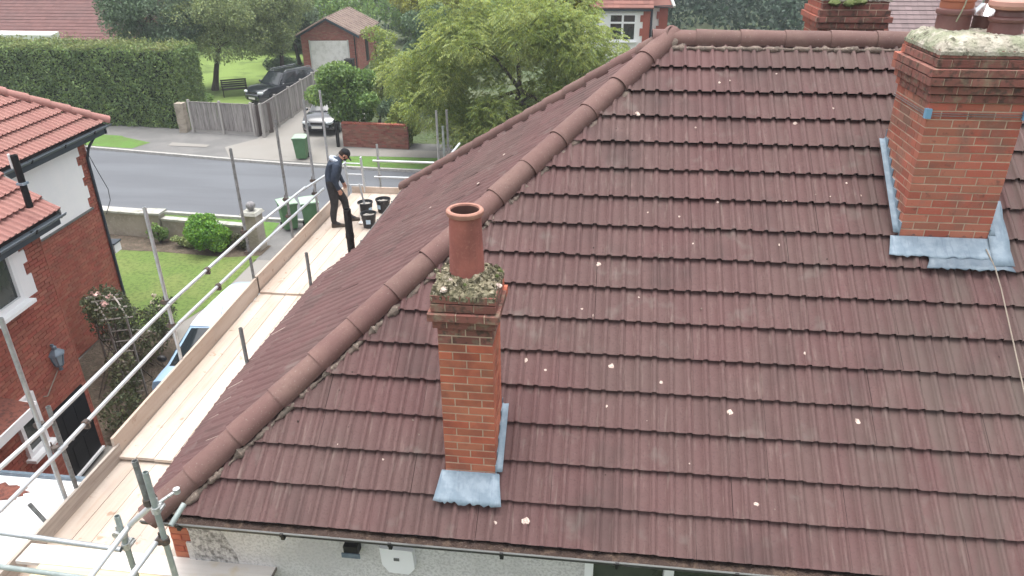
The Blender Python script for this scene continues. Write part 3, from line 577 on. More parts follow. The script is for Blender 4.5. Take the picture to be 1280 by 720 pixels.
def window(parent, T, w_, h_, cols=1, top=0, fr=.06, sill=.12, name='window', fm='upvc', proud=.03):
    """T: x right, y out, z up, origin at bottom-left of the opening"""
    mb = MB(); 
    for c, d in (((w_ / 2, proud / 2, fr / 2), (w_, proud + .06, fr)), ((w_ / 2, proud / 2, h_ - fr / 2), (w_, proud + .06, fr)), ((fr / 2, proud / 2, h_ / 2), (fr, proud + .058, h_ - 2 * fr)), ((w_ - fr / 2, proud / 2, h_ / 2), (fr, proud + .058, h_ - 2 * fr))): mb.box(c, d, T)
    for k in range(1, cols): mb.box((w_ * k / cols, proud / 2, h_ / 2), (fr * 1.1, proud + .056, h_ - 2 * fr), T)
    if top: mb.box((w_ / 2, proud / 2, h_ - top), (w_ - 2 * fr, proud + .054, fr), T)
    f = part(mb, name, fm, parent)
    for k in range(cols):
        x0, x1 = w_ * k / cols + fr * .6, w_ * (k + 1) / cols - fr * .6
        zs = [(fr * .6, h_ - top - fr * .3), (h_ - top + fr * .3, h_ - fr * .6)] if top else [(fr * .6, h_ - fr * .6)]
        for a, b in zs: mb = MB(); mb.box(((x0 + x1) / 2, .0, (a + b) / 2), (x1 - x0, .012, b - a), T); part(mb, 'pane', 'glass', f)
    if sill: mb = MB(); mb.box((w_ / 2, proud + sill / 2 - .02, -.03), (w_ + .12, sill + .06, .06), T); part(mb, 'sill', fm, f)
    return f
Tw = frame((3.73, WY - .02, 3.425), (1, 0, 0), (0, -1, 0), (0, 0, 1))
window(house, Tw, 3.6, 1.265, cols=5, fr=.075)
mb = MB(); mb.prism([(1.90, 4.54), (2.20, 4.53), (2.21, 4.32), (2.15, 4.24), (1.97, 4.25), (1.91, 4.34)], frame((0, WY - .022, 0), (1, 0, 0), (0, -1, 0), (0, 0, 1)), .07)
ab = part(mb, 'alarm_box', 'upvc', house)
mb = MB(); mb.box((2.05, WY - .095, 4.42), (.05, .008, .03)); part(mb, 'emblem', 'gutter_lip', ab)
mb = MB(); mb.box((1.64, WY - .07, 4.50), (.13, .1, .1), Matrix.Rotation(0, 4, 'X')); sn = part(mb, 'security_light', 'black', house)
mb = MB(); mb.box((1.64, WY - .125, 4.45), (.17, .012, .05)); part(mb, 'light_rim', 'lead2', sn)

# ---- chimney stacks
def stack(x0, x1, y0, y1, ztop, corb, front_m, faces, ztopbase, name='chimney_stack', label=None, zmin=None):
    """corb: list of overhangs for the topmost courses, counted from the top"""
    ncs = int((ztop - zmin) / .075) + 1
    mb = MB(); mb.box(((x0 + x1) / 2, (y0 + y1) / 2, (zmin + ztop) / 2 - .03), (x1 - x0 - .008, y1 - y0 - .008, ztop - zmin - .02))
    for k, oh in enumerate(corb): 
        if oh > 0: mb.box(((x0 + x1) / 2, (y0 + y1) / 2, ztop - .0375 - k * .075), (x1 - x0 + 2 * oh - .014, y1 - y0 + 2 * oh - .014, .060))
    st = part(mb, name, 'pointing', house, label=label)
    far = MB()
    for c in range(ncs):
        z = ztop - .0375 - c * .075; oh = corb[c] if c < len(corb) else 0; m = 'brick_top' if c < len(corb) + 1 and c < 6 else front_m
        w_, d_ = x1 - x0 + 2 * oh, y1 - y0 + 2 * oh
        for f, (T, L) in dict(S=(frame((x0 - oh, y0 - oh, z), (1, 0, 0), (0, -1, 0), (0, 0, 1)), w_), E=(frame((x1 + oh, y0 - oh, z), (0, 1, 0), (1, 0, 0), (0, 0, 1)), d_), N=(frame((x1 + oh, y1 + oh, z), (-1, 0, 0), (0, 1, 0), (0, 0, 1)), w_), W=(frame((x0 - oh, y1 + oh, z), (0, -1, 0), (-1, 0, 0), (0, 0, 1)), d_)).items():
            inset = 0 if f in 'SN' else .102
            LL = L - 2 * inset; x = 0; first = .225 if c % 2 == 0 else .113
            if f in 'EW': first = .113 if c % 2 == 0 else .225
            while x < LL - .02:
                l = min(first, LL - x)
                if LL - x - l < .06: l = LL - x
                e0 = .005 if (x == 0 and f in 'SN') else 0; e1 = .005 if (x + l >= LL - .001 and f in 'SN') else 0
                TT = T @ Matrix.Translation((inset + x + l / 2 + (e1 - e0) / 2, .0 + jit(.002), 0)) @ Matrix.Rotation(jit(.006), 4, 'Y'); P = TT @ V3((0, 0, .05))
                if P.z > ZE + max(0, min(P.y, LH - P.y)) * TA - .05:
                    if f in faces: link('brick', brick_me(l - .010 + e0 + e1, m), st, TT)
                    else: far.box((0, -.05, 0), (l - .01, .1, .065), TT)
                x += l; first = .225
    if far.v: part(far, 'brick', front_m, st, kind='stuff')
    return st
def flaunch(st, x0, x1, y0, y1, z0, h, m, seed, n=26, oh=.02, rough=.02, topw=.55):
    rr = np.random.default_rng(seed); mb = MB(); P = []
    for i in range(n):
        row = []
        for j in range(n):
            u, v = i / (n - 1) * 2 - 1, j / (n - 1) * 2 - 1; k = max(abs(u), abs(v)); hh = h * min(1, (1 - k) / (1 - topw)) ** .7
            if k >= .999: hh = -.01
            q = V3(((x0 + x1) / 2 + u * ((x1 - x0) / 2 + oh), (y0 + y1) / 2 + v * ((y1 - y0) / 2 + oh), z0 + hh))
            a = rough if k < .999 else rough * .35
            q += V3(rr.uniform(-a, a, 3)) + V3((0, 0, .5 * rough * math.sin(u * 9 + seed) * math.cos(v * 8)))
            row.append(q)
        P.append(row)
    mb.grid(P)
    for ring in range(n - 1):   # skirt
        for a, b in (((ring, 0), (ring + 1, 0)), ((ring, n - 1), (ring + 1, n - 1)), ((0, ring), (0, ring + 1)), ((n - 1, ring), (n - 1, ring + 1))):
            p, q = P[a[0]][a[1]], P[b[0]][b[1]]; mb.add([p, q, q - V3((0, 0, .03)), p - V3((0, 0, .03))], [(0, 1, 2, 3)])
    part(mb, 'cement_cap', m, st, smooth=35)
    return st
def pot(st, c, prof, m, h_in=.3, label=None, rim_from=None, bands=()):
    """prof: outer (r,z) bottom to top; the inside is hollow"""
    r, z = prof[-1]; inner = [(r - .02, z), (r - .035, z - .02), (r - .035, z - h_in), (0.001, z - h_in)]
    mb = MB(); mb.lathe(prof, c, 28); p = part(mb, 'chimney_pot', m, st, smooth=40, label=label)
    return p
st1 = stack(2.485, 2.925, .385, .835, 6.985, [.035, .035, .062, .03, .0], 'brick', 'SEW', 0, zmin=4.9, label='slim chimney stack with a single plain pot')
flaunch(st1, 2.45, 2.96, .35, .87, 6.98, .12, 'cap', 4, n=36, rough=.017, topw=.40, oh=.0)
for k in range(34):   # crusty lumps of lichen and moss on the cap
    a = random.uniform(0, 6.28); rr_ = random.uniform(.17, .29); q = V3((2.705 + rr_ * math.cos(a) * .98, .61 + rr_ * math.sin(a), 7.0 + random.uniform(0, .11) * (1.6 - rr_ * 4.2))); s_ = random.uniform(.012, .034)
    mb = MB(); mb.lathe([(.001, s_ * .7), (s_ * .7, s_ * .45), (s_, 0), (s_ * .8, -s_ * .6)], q, 7)
    mb.v = [tuple(c + random.uniform(-.3, .3) * s_ for c in v) for v in mb.v]; part(mb, 'lichen_crust', random.choice(['lichen', 'cap', 'moss', 'cap']), st1, smooth=40)
pc = (2.70, .61, 7.06)
mb = MB(); mb.cur = 0; mb.lathe([(.138, -.04), (.136, .1), (.128, .3), (.124, .49)], pc, 32); mb.cur = 1; mb.lathe([(.124, .49), (.139, .495), (.145, .51), (.144, .53), (.134, .54), (.114, .538), (.110, .525)], pc, 32); mb.cur = 2; mb.lathe([(.110, .525), (.108, .3), (.108, .05), (.001, .05)], pc, 32)
part(mb, 'chimney_pot', ['pot', 'pot_rim', 'soot_in'], st1, smooth=40, label='plain tapered terracotta pot with a pale rim')
st2 = stack(6.575, 7.375, 2.39, 3.24, 8.53, [.02, .03, .075, .075, .045, .02], 'brick_old', 'SW', 0, zmin=6.6, label='wide weathered chimney stack with three pots')
flaunch(st2, 6.53, 7.42, 2.345, 3.285, 8.525, .10, 'cap_big', 9, n=40, rough=.009, topw=.76, oh=-.02)
def lathe_pot(st, c, segs, mats, label):
    mb = MB()
    for k, (pr, mi) in enumerate(segs): mb.cur = mi; mb.lathe(pr, c, 30)
    return part(mb, 'chimney_pot', mats, st, smooth=35, label=label)
lathe_pot(st2, (6.86, 3.03, 8.56), [([(.150, 0), (.142, .05), (.142, .185), (.158, .195), (.163, .215), (.158, .235), (.138, .245)], 0), ([(.138, .245), (.142, .27), (.138, .30), (.152, .31), (.152, .34), (.140, .35), (.140, .40), (.155, .41), (.155, .44), (.14, .45), (.14, .56), (.115, .56)], 1), ([(.115, .56), (.11, .2), (.001, .2)], 2)], ['pot_brown', 'pot_or', 'soot_in'], 'brown pot with a ribbed orange upper part')
lathe_pot(st2, (7.19, 2.74, 8.545), [([(.150, 0), (.140, .04), (.132, .17), (.150, .18), (.156, .20), (.150, .215), (.118, .225), (.112, .26), (.125, .275)], 0), ([(.125, .275), (.168, .285), (.182, .31), (.178, .345), (.15, .375), (.10, .39), (.085, .40)], 1), ([(.085, .40), (.08, .2), (.001, .2)], 2)], ['pot_brown', 'pot_pink', 'soot_in'], 'brown pot with a wide pale pink collar')
lathe_pot(st2, (7.17, 3.09, 8.55), [([(.115, 0), (.11, .16), (.118, .18)], 0), ([(.118, .18), (.150, .19), (.07, .29), (.066, .40), (.001, .40)], 1)], ['pot_brown', 'chrome'], 'short brown pot with a silver metal cowl')
mb = MB(); mb.path([(6.865, 2.865, 8.93), (6.855, 2.855, 8.85), (6.84, 2.86, 8.78), (6.82, 2.87, 8.70)], .006, 6); part(mb, 'hanging_wire', 'cap_big', st2)
# aerial lashing wires with blue corner guards
for zz in (7.965, 7.985): mb = MB(); a = .012; mb.path([(6.575 - a, 3.25, zz), (6.575 - a, 2.39 - a, zz), (7.375 + a, 2.39 - a, zz), (7.375 + a, 3.25, zz)], .0035, 5); part(mb, 'lashing_wire', 'alu_old', st2)
for x in (6.575, 7.375): mb = MB(); mb.box((x + (-.006 if x < 7 else .006), 2.39 - .006, 7.985), (.05, .05, .085)); part(mb, 'corner_guard', 'blueplastic', st2)
# third stack behind the ridge
st3 = stack(6.38, 7.17, 5.7, 6.5, 8.66, [.0, .0, .03, .06, .03], 'brick_old', 'S', 0, zmin=7.3, label='old chimney stack behind the ridge')
flaunch(st3, 6.38, 7.17, 5.7, 6.5, 8.655, .12, 'cap_big', 19, n=20, rough=.018)
for x in (6.75, 6.82, 6.68, 6.5):
    mb = MB(); mb.lathe([(.001, .05), (.05, .035), (.075, 0), (.05, -.03)], (x, 5.66, 8.60 + jit(.02)), 9); mb.v = [tuple(c + jit(.012) for c in v) for v in mb.v]; part(mb, 'moss_clump', 'moss', st3, smooth=50)
# ---- lead
def sheet_top(x, y):
    s = y / CA; f = ((s + .02) % G_) / .365; b0 = .062 * (1 - f) + .014 * f; b = max(.062 * (1 - g_) + .014 * g_ for g_ in [(((yy / CA) + .02) % G_) / .365 for yy in np.linspace(y - .06, y + .06, 13)]); return b + .031 + .3 * (tile_top(x, y) - b0 - .028)
def apron(st, x0, x1, y0, ydown, m, wave=.01, up=.1, z_in=None, seed=2, lift=.062):
    rr = random.Random(seed); mb = MB(); P = []
    ys = [y0] * 2 + list(np.linspace(y0 - .02, ydown, 6)); nx = 26
    for k, y in enumerate(ys):
        row = []
        for i in range(nx):
            x = x0 + (x1 - x0) * i / (nx - 1); fl = (k / len(ys)) * .055; x += (-fl if i == 0 else fl if i == nx - 1 else 0)
            if k == 0: q = V3((x, y0 - .012, ZE + y0 * TA + up))
            elif k == 1: q = V3((x, y0 - .014, ZE + y0 * TA + .05))
            else: q = FS @ V3((x, (y + (rr.uniform(-.012, .012) if k == len(ys) - 1 else 0)) / CA, sheet_top(x, y) + .006 + wave * rr.uniform(-.1, .5)))
            row.append(q)
        P.append(row)
    mb.grid(P); b = MB(); b.v = mb.v; b.f = mb.f; b.mi = mb.mi
    o = part(mb, 'lead_apron', m, st, smooth=50); md = o.modifiers.new('thickness', 'SOLIDIFY'); md.thickness = .004; return o
apron(st1, 2.455, 2.955, .385, .205, 'lead', wave=.016, up=.06)
apron(st2, 6.50, 7.46, 2.39, 2.245, 'lead', wave=.006, up=.05)
apron(st2, 6.82, 7.50, 2.236, 2.15, 'lead2', wave=.005, up=.0, seed=5, lift=.05)
def stepped(st, X, outx, ya, yb, m, hgt=.15):
    """stepped side flashing on a stack's side face"""
    poly = []; y = ya
    n = int((yb - ya) / .096); low = []; top = []
    for k in range(n + 1):
        y = ya + k * .096; zz = ZE + y * TA; top += [(y, zz + hgt), (min(y + .096, yb), zz + hgt)]
    low = [(yb, ZE + yb * TA + .02), (ya, ZE + ya * TA + .02)]
    mb = MB(); mb.prism(top + low, frame((X, 0, 0), (0, 1, 0), (outx, 0, 0), (0, 0, 1)), .008); part(mb, 'step_flashing', m, st)
    mb = MB(); P = [[V3((X + outx * d, y, ZE + y * TA + h)) for d, h in ((.004, .10), (.02, .085), (.06, .09))] for y in np.linspace(ya, yb, 12)]; mb.grid(P); o = part(mb, 'soaker', m, st, smooth=50); o.modifiers.new('thickness', 'SOLIDIFY').thickness = .004
stepped(st1, 2.925, 1, .375, .86, 'lead'); pass
stepped(st2, 6.575, -1, 2.38, 3.25, 'lead', .19)
mb = MB(); mb.grid([[FS @ V3((x, y / CA, sheet_top(x, y) + .012)) for x in (7.37, 7.42, 7.48, 7.55)] for y in np.linspace(2.19, 2.75, 9)]); o = part(mb, 'side_soaker', 'lead', st2, smooth=50); o.modifiers.new('thickness', 'SOLIDIFY').thickness = .004; stepped(st2, 7.375, 1, 2.38, 3.0, 'lead')
mb = MB(); cy = [2.33, 2.18, 2.0, 1.58, 1.09, .6, .2, -.02]; cx = [7.33, 7.375, 7.39, 7.396, 7.40, 7.43, 7.44, 7.44]
mb.path([FS @ V3((x, y / CA, .088)) for x, y in zip(cx, cy)] + [V3((7.44, -.14, ZE - .05)), V3((7.44, -.15, ZE - .6))], .006, 6)
solo(mb, 'cable', 'cable', 'thin tan cable running down the roof tiles below the wide chimney', 'cable')

# ================================================================== SCAFFOLD
SX = -1.97
scaf = thing('scaffold', 'tube scaffold with timber decks along the side and front of the tiled house', 'scaffold', (-1.1, 4, 0), local=False)
RT_ = .0242
def pole(p0, p1, m='alu', name='standard', hollow=True): mb = MB(); mb.tube(p0, p1, RT_, n=12, hollow=.84 if hollow else 0); return part(mb, name, m, scaf, smooth=40)
def coupler(P, d1, d2=(0, 0, 1), m='coupler'):
    P = V3(P); d1 = V3(d1).normalized(); d2 = V3(d2).normalized(); mb = MB()
    mb.tube(P - d1 * .03, P + d1 * .03, .037, n=8); q = P + d1.cross(d2).normalized() * .0
    n = d1.cross(d2); n = n.normalized() if n.length > .1 else d1.orthogonal()
    mb.tube(P + n * .045 - d2 * .03, P + n * .045 + d2 * .03, .035, n=8); mb.box((0, 0, 0), (.07, .022, .022), frame(P + n * .03 + d2 * .035, n, d1, d2)); mb.tube(P + n * .04 + d1 * .02, P + n * .04 + d1 * .085, .008, n=6)
    part(mb, 'coupler', m, scaf)
# outer standards rise past two guard rails
for k, (y, zt, m) in enumerate([(1.02, 6.16, 'alu'), (3.56, 6.36, 'alu'), (5.95, 6.44, 'alu_old'), (7.66, 6.47, 'alu_old'), (9.0, 6.53, 'alu'), (9.88, 6.53, 'alu')]):
    pole((SX, y, 0), (SX, y, zt), m)
pole((SX + .03, 1.17, 0), (SX + .03, 1.17, 5.02), 'alu_old'); 
pole((SX - .06, .93, 3.2), (SX - .38, .93, 3.86), 'alu_old', 'putlog_end')
XR = SX + .055
up = [((XR, -1.5, 4.87), (XR, 1.12, 4.86)), ((XR, 1.0, 4.87), (XR, 3.75, 5.02)), ((XR, 3.5, 5.02), (XR, 6.2, 5.06)), ((XR, 6.1, 5.06), (XR, 8.4, 4.99)), ((XR, 8.3, 4.98), (XR, 10.72, 4.78))]
lo = [((XR, -1.5, 4.44), (XR, 1.2, 4.49)), ((XR, 1.1, 4.50), (XR, 3.75, 4.66)), ((XR, 3.6, 4.66), (XR, 6.3, 4.69)), ((XR, 6.2, 4.69), (XR, 9.3, 4.66))]
for a, b in up + lo: pole(a, b, 'alu_bright', 'guard_rail')
for y, z in ((1.05, 4.87), (1.12, 4.50), (3.56, 5.02), (3.56, 4.66), (5.95, 5.06), (5.95, 4.69), (7.66, 5.01), (7.66, 4.68), (9.0, 4.93), (9.0, 4.66), (9.88, 4.85)): coupler((SX, y, z), (0, 0, 1), (0, 1, 0))
for y, z in ((4.55, 5.04), (4.75, 4.68), (1.55, 4.53)): coupler((XR, y, z), (0, 1, 0), (1, 0, 0))
# inner standards end just above the boards
for y, zt in ((2.45, 5.34), (4.54, 5.38)): pole((-.36, y, 0), (-.36, y, zt), 'alu_old')
# ledgers and transoms under the deck
for x in (SX + .05, -.42): pole((x, -1.3, 3.58), (x, 1.95, 3.62), 'alu', 'ledger'); pole((x, 1.9, 3.68), (x, 6.0, 3.83), 'alu', 'ledger'); pole((x, 5.9, 3.86), (x, 11.2, 3.90), 'alu', 'ledger')
for y, z in ((.2, 3.65), (1.6, 3.66), (3.0, 3.79), (4.4, 3.83), (5.8, 3.87), (7.3, 3.91), (8.8, 3.92), (10.6, 3.93)): pole((-2.15, y, z), (-.3, y, z), 'alu', 'transom', False)
# boards: three bays laid end to end, each lapping over the last
def board(x0, x1, ya, yb, za, zb, m, th=.038, name='scaffold_board', bands=True):
    mb = MB(); j0, j1 = jit(.012), jit(.012); mb.hexa([(x0, ya + j0, za - th), (x1, ya + j0, za - th), (x1, yb + j1, zb - th), (x0, yb + j1, zb - th), (x0, ya + j0, za), (x1, ya + j0, za), (x1, yb + j1, zb), (x0, yb + j1, zb)])
    o = part(mb, name, m, scaf)
    if bands:
        mb = MB(); mb.box(((x0 + x1) / 2, yb + j1 + .002, zb - th / 2), (x1 - x0 - .004, .006, th + .004)); part(mb, 'end_band', 'band', o)
for a, b, za, zb, n, xs in ((-1.6, 1.93, 3.69, 3.73, 7, -1.90), (1.86, 6.0, 3.80, 3.95, 7, -1.91), (5.93, 10.95, 3.985, 4.02, 7, -1.90)):
    for k in range(n):
        x0 = xs + k * .229; m = 'board'
        if x0 + .225 > -.33: continue
        zj = jit(.003); board(x0, x0 + .222, a, b, za + zj, zb + zj, m)
board(-.52, -.34, 4.6, 10.2, 3.95, 4.0, 'board_g'); board(-.52, -.36, -.6, 4.5, 3.70, 3.88, 'board_g')
def toe(ya, yb, za, zb, m, h=.225, x=-1.925):
    mb = MB(); mb.hexa([(x - .036, ya, za - .06), (x, ya, za - .06), (x, yb, zb - .06), (x - .036, yb, zb - .06), (x - .036, ya, za + h), (x, ya, za + h), (x, yb, zb + h), (x - .036, yb, zb + h)]); part(mb, 'toe_board', m, scaf)
toe(-1.7, 1.93, 3.685, 3.74, 'board_g', .2, -1.90); toe(1.88, 6.0, 3.815, 4.0, 'board', .235); toe(5.96, 10.7, 4.0, 4.03, 'board', .25)
mb = MB(); mb.box((-1.1, 10.93, 4.09), (1.6, .038, .15)); part(mb, 'toe_board', 'board', scaf)
# front deck: boards running along the front wall
def boardx(x0, x1, y0, y1, z, m, sk=0.0):
    mb = MB(); mb.hexa([(x0, y0, z - .038), (x1, y0 + sk, z - .038), (x1, y1 + sk, z - .038), (x0, y1, z - .038), (x0, y0, z), (x1, y0 + sk, z), (x1, y1 + sk, z), (x0, y1, z)]); o = part(mb, 'scaffold_board', m, scaf)
    mb = MB(); mb.box((x1 + .002, (y0 + y1) / 2 + sk, z - .019), (.006, y1 - y0 - .004, .042)); part(mb, 'end_band', 'band', o)
for k, (xa, xb, y, m_) in enumerate([(-1.68, .84, -.035, 'board_pale'), (-1.42, .80, -.265, 'board_y'), (-1.5, .95, -.495, 'board_y'), (-1.5, .86, -.725, 'board_y'), (-1.5, .9, -.955, 'board_y')]): boardx(xa, xb, y, y + .225, 4.105 - .003 * (k % 2), m_)
for x_ in (-1.3, -.3, .7): pole((x_, -1.2, 4.035), (x_, .16, 4.035), 'alu', 'transom', False)
# corner standards and rails at the front left
PX = lambda px, py, X: (lambda d: CL + d * ((X - CL.x) / d.x))(FW + RT * ((px - 640) / FPX) - UP * ((py - 360) / FPX))
PY = lambda px, py, Y: (lambda d: CL + d * ((Y - CL.y) / d.y))(FW + RT * ((px - 640) / FPX) - UP * ((py - 360) / FPX))
pole((-.165, -.35, 0), (-.165, -.35, 5.13), 'alu_green'); pole((.235, -.38, 0), (.235, -.38, 5.66), 'alu_green'); pole((.165, -.36, 5.28), (.155, -.36, 5.75), 'alu_old', 'spigot')
pole((-3.2, -.40, 4.99), (-.18, -.40, 4.80), 'alu', 'guard_rail'); pole((-3.2, -.40, 4.535), (.22, -.44, 4.42), 'alu_green', 'guard_rail')
pole((-.10, -1.3, 4.97), (-.105, -.30, 5.0), 'alu_bright', 'guard_rail'); pole((-.09, -.33, 5.02), (.17, -.34, 5.27), 'alu_bright', 'guard_rail', False)
pole((.13, -1.5, 4.88), (.17, -.33, 4.93), 'alu_bright', 'guard_rail'); pole((.26, -.30, 5.02), (.30, -.12, 5.10), 'alu_green', 'putlog_end')
for P, a, b, m in (((-.165, -.35, 4.80), (0, 0, 1), (1, 0, 0), 'coupler_w'), ((-.165, -.35, 4.93), (0, 0, 1), (0, 1, 0), 'coupler_w'), ((.235, -.38, 5.27), (0, 0, 1), (1, 0, 0), 'coupler_w'), ((.235, -.38, 4.93), (0, 0, 1), (0, 1, 0), 'coupler'), ((.165, -.36, 5.33), (0, 0, 1), (1, 0, 0), 'coupler'), ((.15, -.9, 4.9), (0, 1, 0), (0, 0, 1), 'coupler')): coupler(P, a, b, m)
mb = MB(); mb.tube((.24, -.33, 5.30), (.34, -.22, 5.34), .014, n=8); part(mb, 'clamp_arm', 'coupler_w', scaf); mb = MB(); mb.tube((.34, -.22, 5.36), (.34, -.22, 5.315), .028, n=10); part(mb, 'clamp_head', 'coupler_w', scaf)
# far end of the scaffold, behind the eaves
pole((-1.31, 11.2, 0), (-1.31, 11.2, 5.08), 'alu'); pole((.09, 11.2, 0), (.09, 11.2, 5.86), 'alu'); pole((.24, 11.1, 0), (.24, 11.1, 5.55), 'alu_green'); pole((.31, 11.25, 0), (.31, 11.25, 5.87), 'alu_old')
pole((-1.42, 11.15, 4.71), (.2, 11.15, 4.70), 'alu_bright', 'guard_rail'); pole((-1.42, 11.15, 4.33), (.2, 11.15, 4.33), 'alu_bright', 'guard_rail'); pole((.36, 10.2, 4.92), (.5, 11.6, 5.03), 'alu_bright', 'guard_rail')
for P in ((-1.31, 11.18, 4.71), (-1.31, 11.18, 4.33), (.09, 11.18, 4.71)): coupler(P, (0, 0, 1), (1, 0, 0))
mb = MB(); mb.tube((-.93, 10.2, 4.0), (-.97, 10.32, 4.0 + .02), .01); 
for x in (-.9, -.62, -.34): board(x, x + .222, 8.9, 11.3, 4.0, 4.005, 'board')
# ladder standing at the far end of the deck
lad = thing('ladder', 'aluminium ladder leaning at the far end of the scaffold deck', 'ladder', (-1.75, 11.0, 0), local=False)
for x in (-1.98, -1.60): mb = MB(); mb.box((0, 0, 2.45), (.03, .07, 4.9), frame((x, 11.35, .0), (1, 0, 0), V3((0, 1, .1)).normalized(), V3((0, -.1, 1)).normalized())); part(mb, 'stile', 'alu_bright', lad)
for k in range(18): z = .3 + k * .26; mb = MB(); mb.tube((-1.98, 11.35 - .1 * z, z), (-1.60, 11.35 - .1 * z, z), .017, n=6); part(mb, 'rung', 'alu_bright', lad)
# black vent stack beside the eaves
mb = MB(); mb.tube((-.33, 6.25, 0), (-.33, 6.25, 5.40), .062, n=14, hollow=.85); mb.tube((-.33, 6.25, 4.9), (-.33, 6.25, 4.98), .07, n=14); solo(mb, 'vent_pipe', 'blackpipe', 'black vent pipe sticking up between the deck boards and the eaves', 'pipe', smooth=40)
# buckets
def bucket(label, loc, rot, stick=False, fill='cementmix', tilt=0):
    t = thing('bucket', label, 'bucket', loc, rot, 'black builders buckets on the scaffold deck')
    mb = MB(); mb.lathe([(.001, 0), (.118, 0), (.15, .27), (.163, .275), (.165, .30), (.156, .302), (.146, .285), (.14, .24)], n=22); part(mb, 'body', 'bucket', t, smooth=40)
    mb = MB(); mb.lathe([(.001, .245), (.05, .25), (.142, .235)], n=16); mb.v = [(x, y, z + jit(.012)) for x, y, z in mb.v]; part(mb, 'contents', fill, t)
    mb = MB(); mb.path([(.162 * math.cos(a), .05 * math.sin(a), .285 - .07 * math.sin(a) + .0) for a in np.linspace(0, math.pi, 9)], .004, 5); part(mb, 'handle', 'alu', t)
    mb = MB(); T = frame((0, -.138, .15), (1, 0, 0), V3((0, -1, .12)).normalized(), (0, 0, 1)); mb.box((0, 0, 0), (.09, .006, .09), T); part(mb, 'label', 'label_blue', t)
    return t
bucket('black bucket with a pale label, nearest of the three on the deck', (-.90, 8.95, 4.005), .2)
bucket('black bucket with a mixing stick standing in it, middle of the three', (-1.16, 9.58, 4.005), 1.1)
bucket('black bucket set closest to the tiled eaves, farthest of the three', (-.84, 9.80, 4.005), -.5)
mb = MB(); mb.box((0, 0, .33), (.035, .02, .66), frame((-1.14, 9.56, 4.06), (1, 0, 0), V3((0, 1, .08)).normalized(), V3((-.12, -.08, 1)).normalized())); solo(mb, 'mixing_stick', 'alu_bright', 'pale stick standing upright in the middle black bucket', 'stick')
mb = MB(); mb.tube((-1.14, 9.15, 4.03), (-1.2, 9.3, 4.35), .014, n=6); mb.box((-1.12, 9.1, 4.03), (.09, .13, .01)); solo(mb, 'trowel', 'board_pale', 'small hand tool leaning against the nearest black bucket', 'tool')

# ================================================================== THE MAN
def skin_body(name, chains, root=0):
    """chains: list of lists of (x,y,z,r,tag); shared points are matched by position"""
    vs, es, rad, tg = [], [], [], []; idx = {}
    def vid(p):
        k = tuple(round(c, 4) for c in p[:3])
        if k not in idx: idx[k] = len(vs); vs.append(p[:3]); rad.append(p[3]); tg.append(p[4])
        return idx[k]
    for ch in chains:
        ids = [vid(p) for p in ch]; es += list(zip(ids, ids[1:]))
    me = bpy.data.meshes.new(name); me.from_pydata(vs, es, []); o = bpy.data.objects.new(name, me); COL.objects.link(o)
    md = o.modifiers.new('skin', 'SKIN'); md.use_smooth_shade = True
    if not me.skin_vertices: pass
    for k, sv in enumerate(me.skin_vertices[0].data): sv.radius = (rad[k], rad[k]); sv.use_root = (k == root)
    ss = o.modifiers.new('sub', 'SUBSURF'); ss.levels = 2; ss.render_levels = 2
    bpy.context.view_layer.update(); dg = bpy.context.evaluated_depsgraph_get(); nm = bpy.data.meshes.new_from_object(o.evaluated_get(dg)); bpy.data.objects.remove(o); nm.name = name
    tags = sorted(set(tg)); P = np.array(vs); 
    segs = [(a, b) for a, b in es]
    return nm, P, segs, tg, rad
man = thing('person', 'man in navy jacket and black cap standing on the deck looking down', 'person', (-1.58, 8.98, 4.005), R(20))
man.scale = (.95, .95, .95)
Z0 = .0
pel = (-.02, 0, .95, .15, 't'); sp = (.0, 0, 1.10, .175, 'j'); ch = (.07, 0, 1.26, .185, 'j'); uc = (.14, 0, 1.37, .145, 'j'); nk = (.20, 0, 1.44, .06, 's'); hb = (.265, 0, 1.485, .080, 's'); ht = (.31, 0, 1.53, .082, 's'); 
chains = [[pel, sp, ch, uc, nk, hb, ht]]
for s, (hipx, knee, ank, toe_) in {-1: (-.02, (-.01, -.115, .50), (-.07, -.12, .10), (.08, -.14, .04)), 1: (-.02, (.20, .13, .50), (.27, .17, .10), (.42, .18, .04))}.items():
    hip = (hipx, s * .095, .86, .118, 't'); mid = ((hipx + knee[0]) / 2 + .01, (s * .095 + knee[1]) / 2, .68, .110, 't')
    chains.append([pel, hip, mid, (*knee, .086, 't'), ((knee[0] + ank[0]) / 2 - .02, (knee[1] + ank[1]) / 2, .30, .078, 't'), (*ank, .062, 't'), (*toe_, .036, 't')])
    sh = (.11, s * .185, 1.365, .092, 'j'); el = (.065 + .03 * s, s * .255, 1.13, .070, 'j'); wr = (.15 + .05 * s, s * .235, .895, .042, 'j'); pa = (.175 + .05 * s, s * .228, .83, .033, 's')
    chains.append([uc, sh, (.09, s * .235, 1.25, .080, 'j'), el, (.11 + .04 * s, s * .248, 1.0, .060, 'j'), wr, pa])
    for f in range(4):
        bx = pa[0] - .026 + f * .018; L = (.062, .072, .068, .052)[f]
        chains.append([pa, (bx + .004, pa[1], pa[2] - .042, .0095, 's'), (bx + .012, pa[1] - s * .008, pa[2] - .042 - L * .5, .009, 's'), (bx + .010, pa[1] - s * .022, pa[2] - .042 - L * .85, .008, 's')])
    chains.append([pa, (pa[0] + .034, pa[1] - s * .006, pa[2] - .008, .012, 's'), (pa[0] + .048, pa[1] - s * .014, pa[2] - .038, .010, 's'), (pa[0] + .048, pa[1] - s * .018, pa[2] - .058, .009, 's')])
nm, P, segs, tg, rad = skin_body('body', chains)
for x in ('skin', 'navy', 'trouser'): nm.materials.append(M[x])
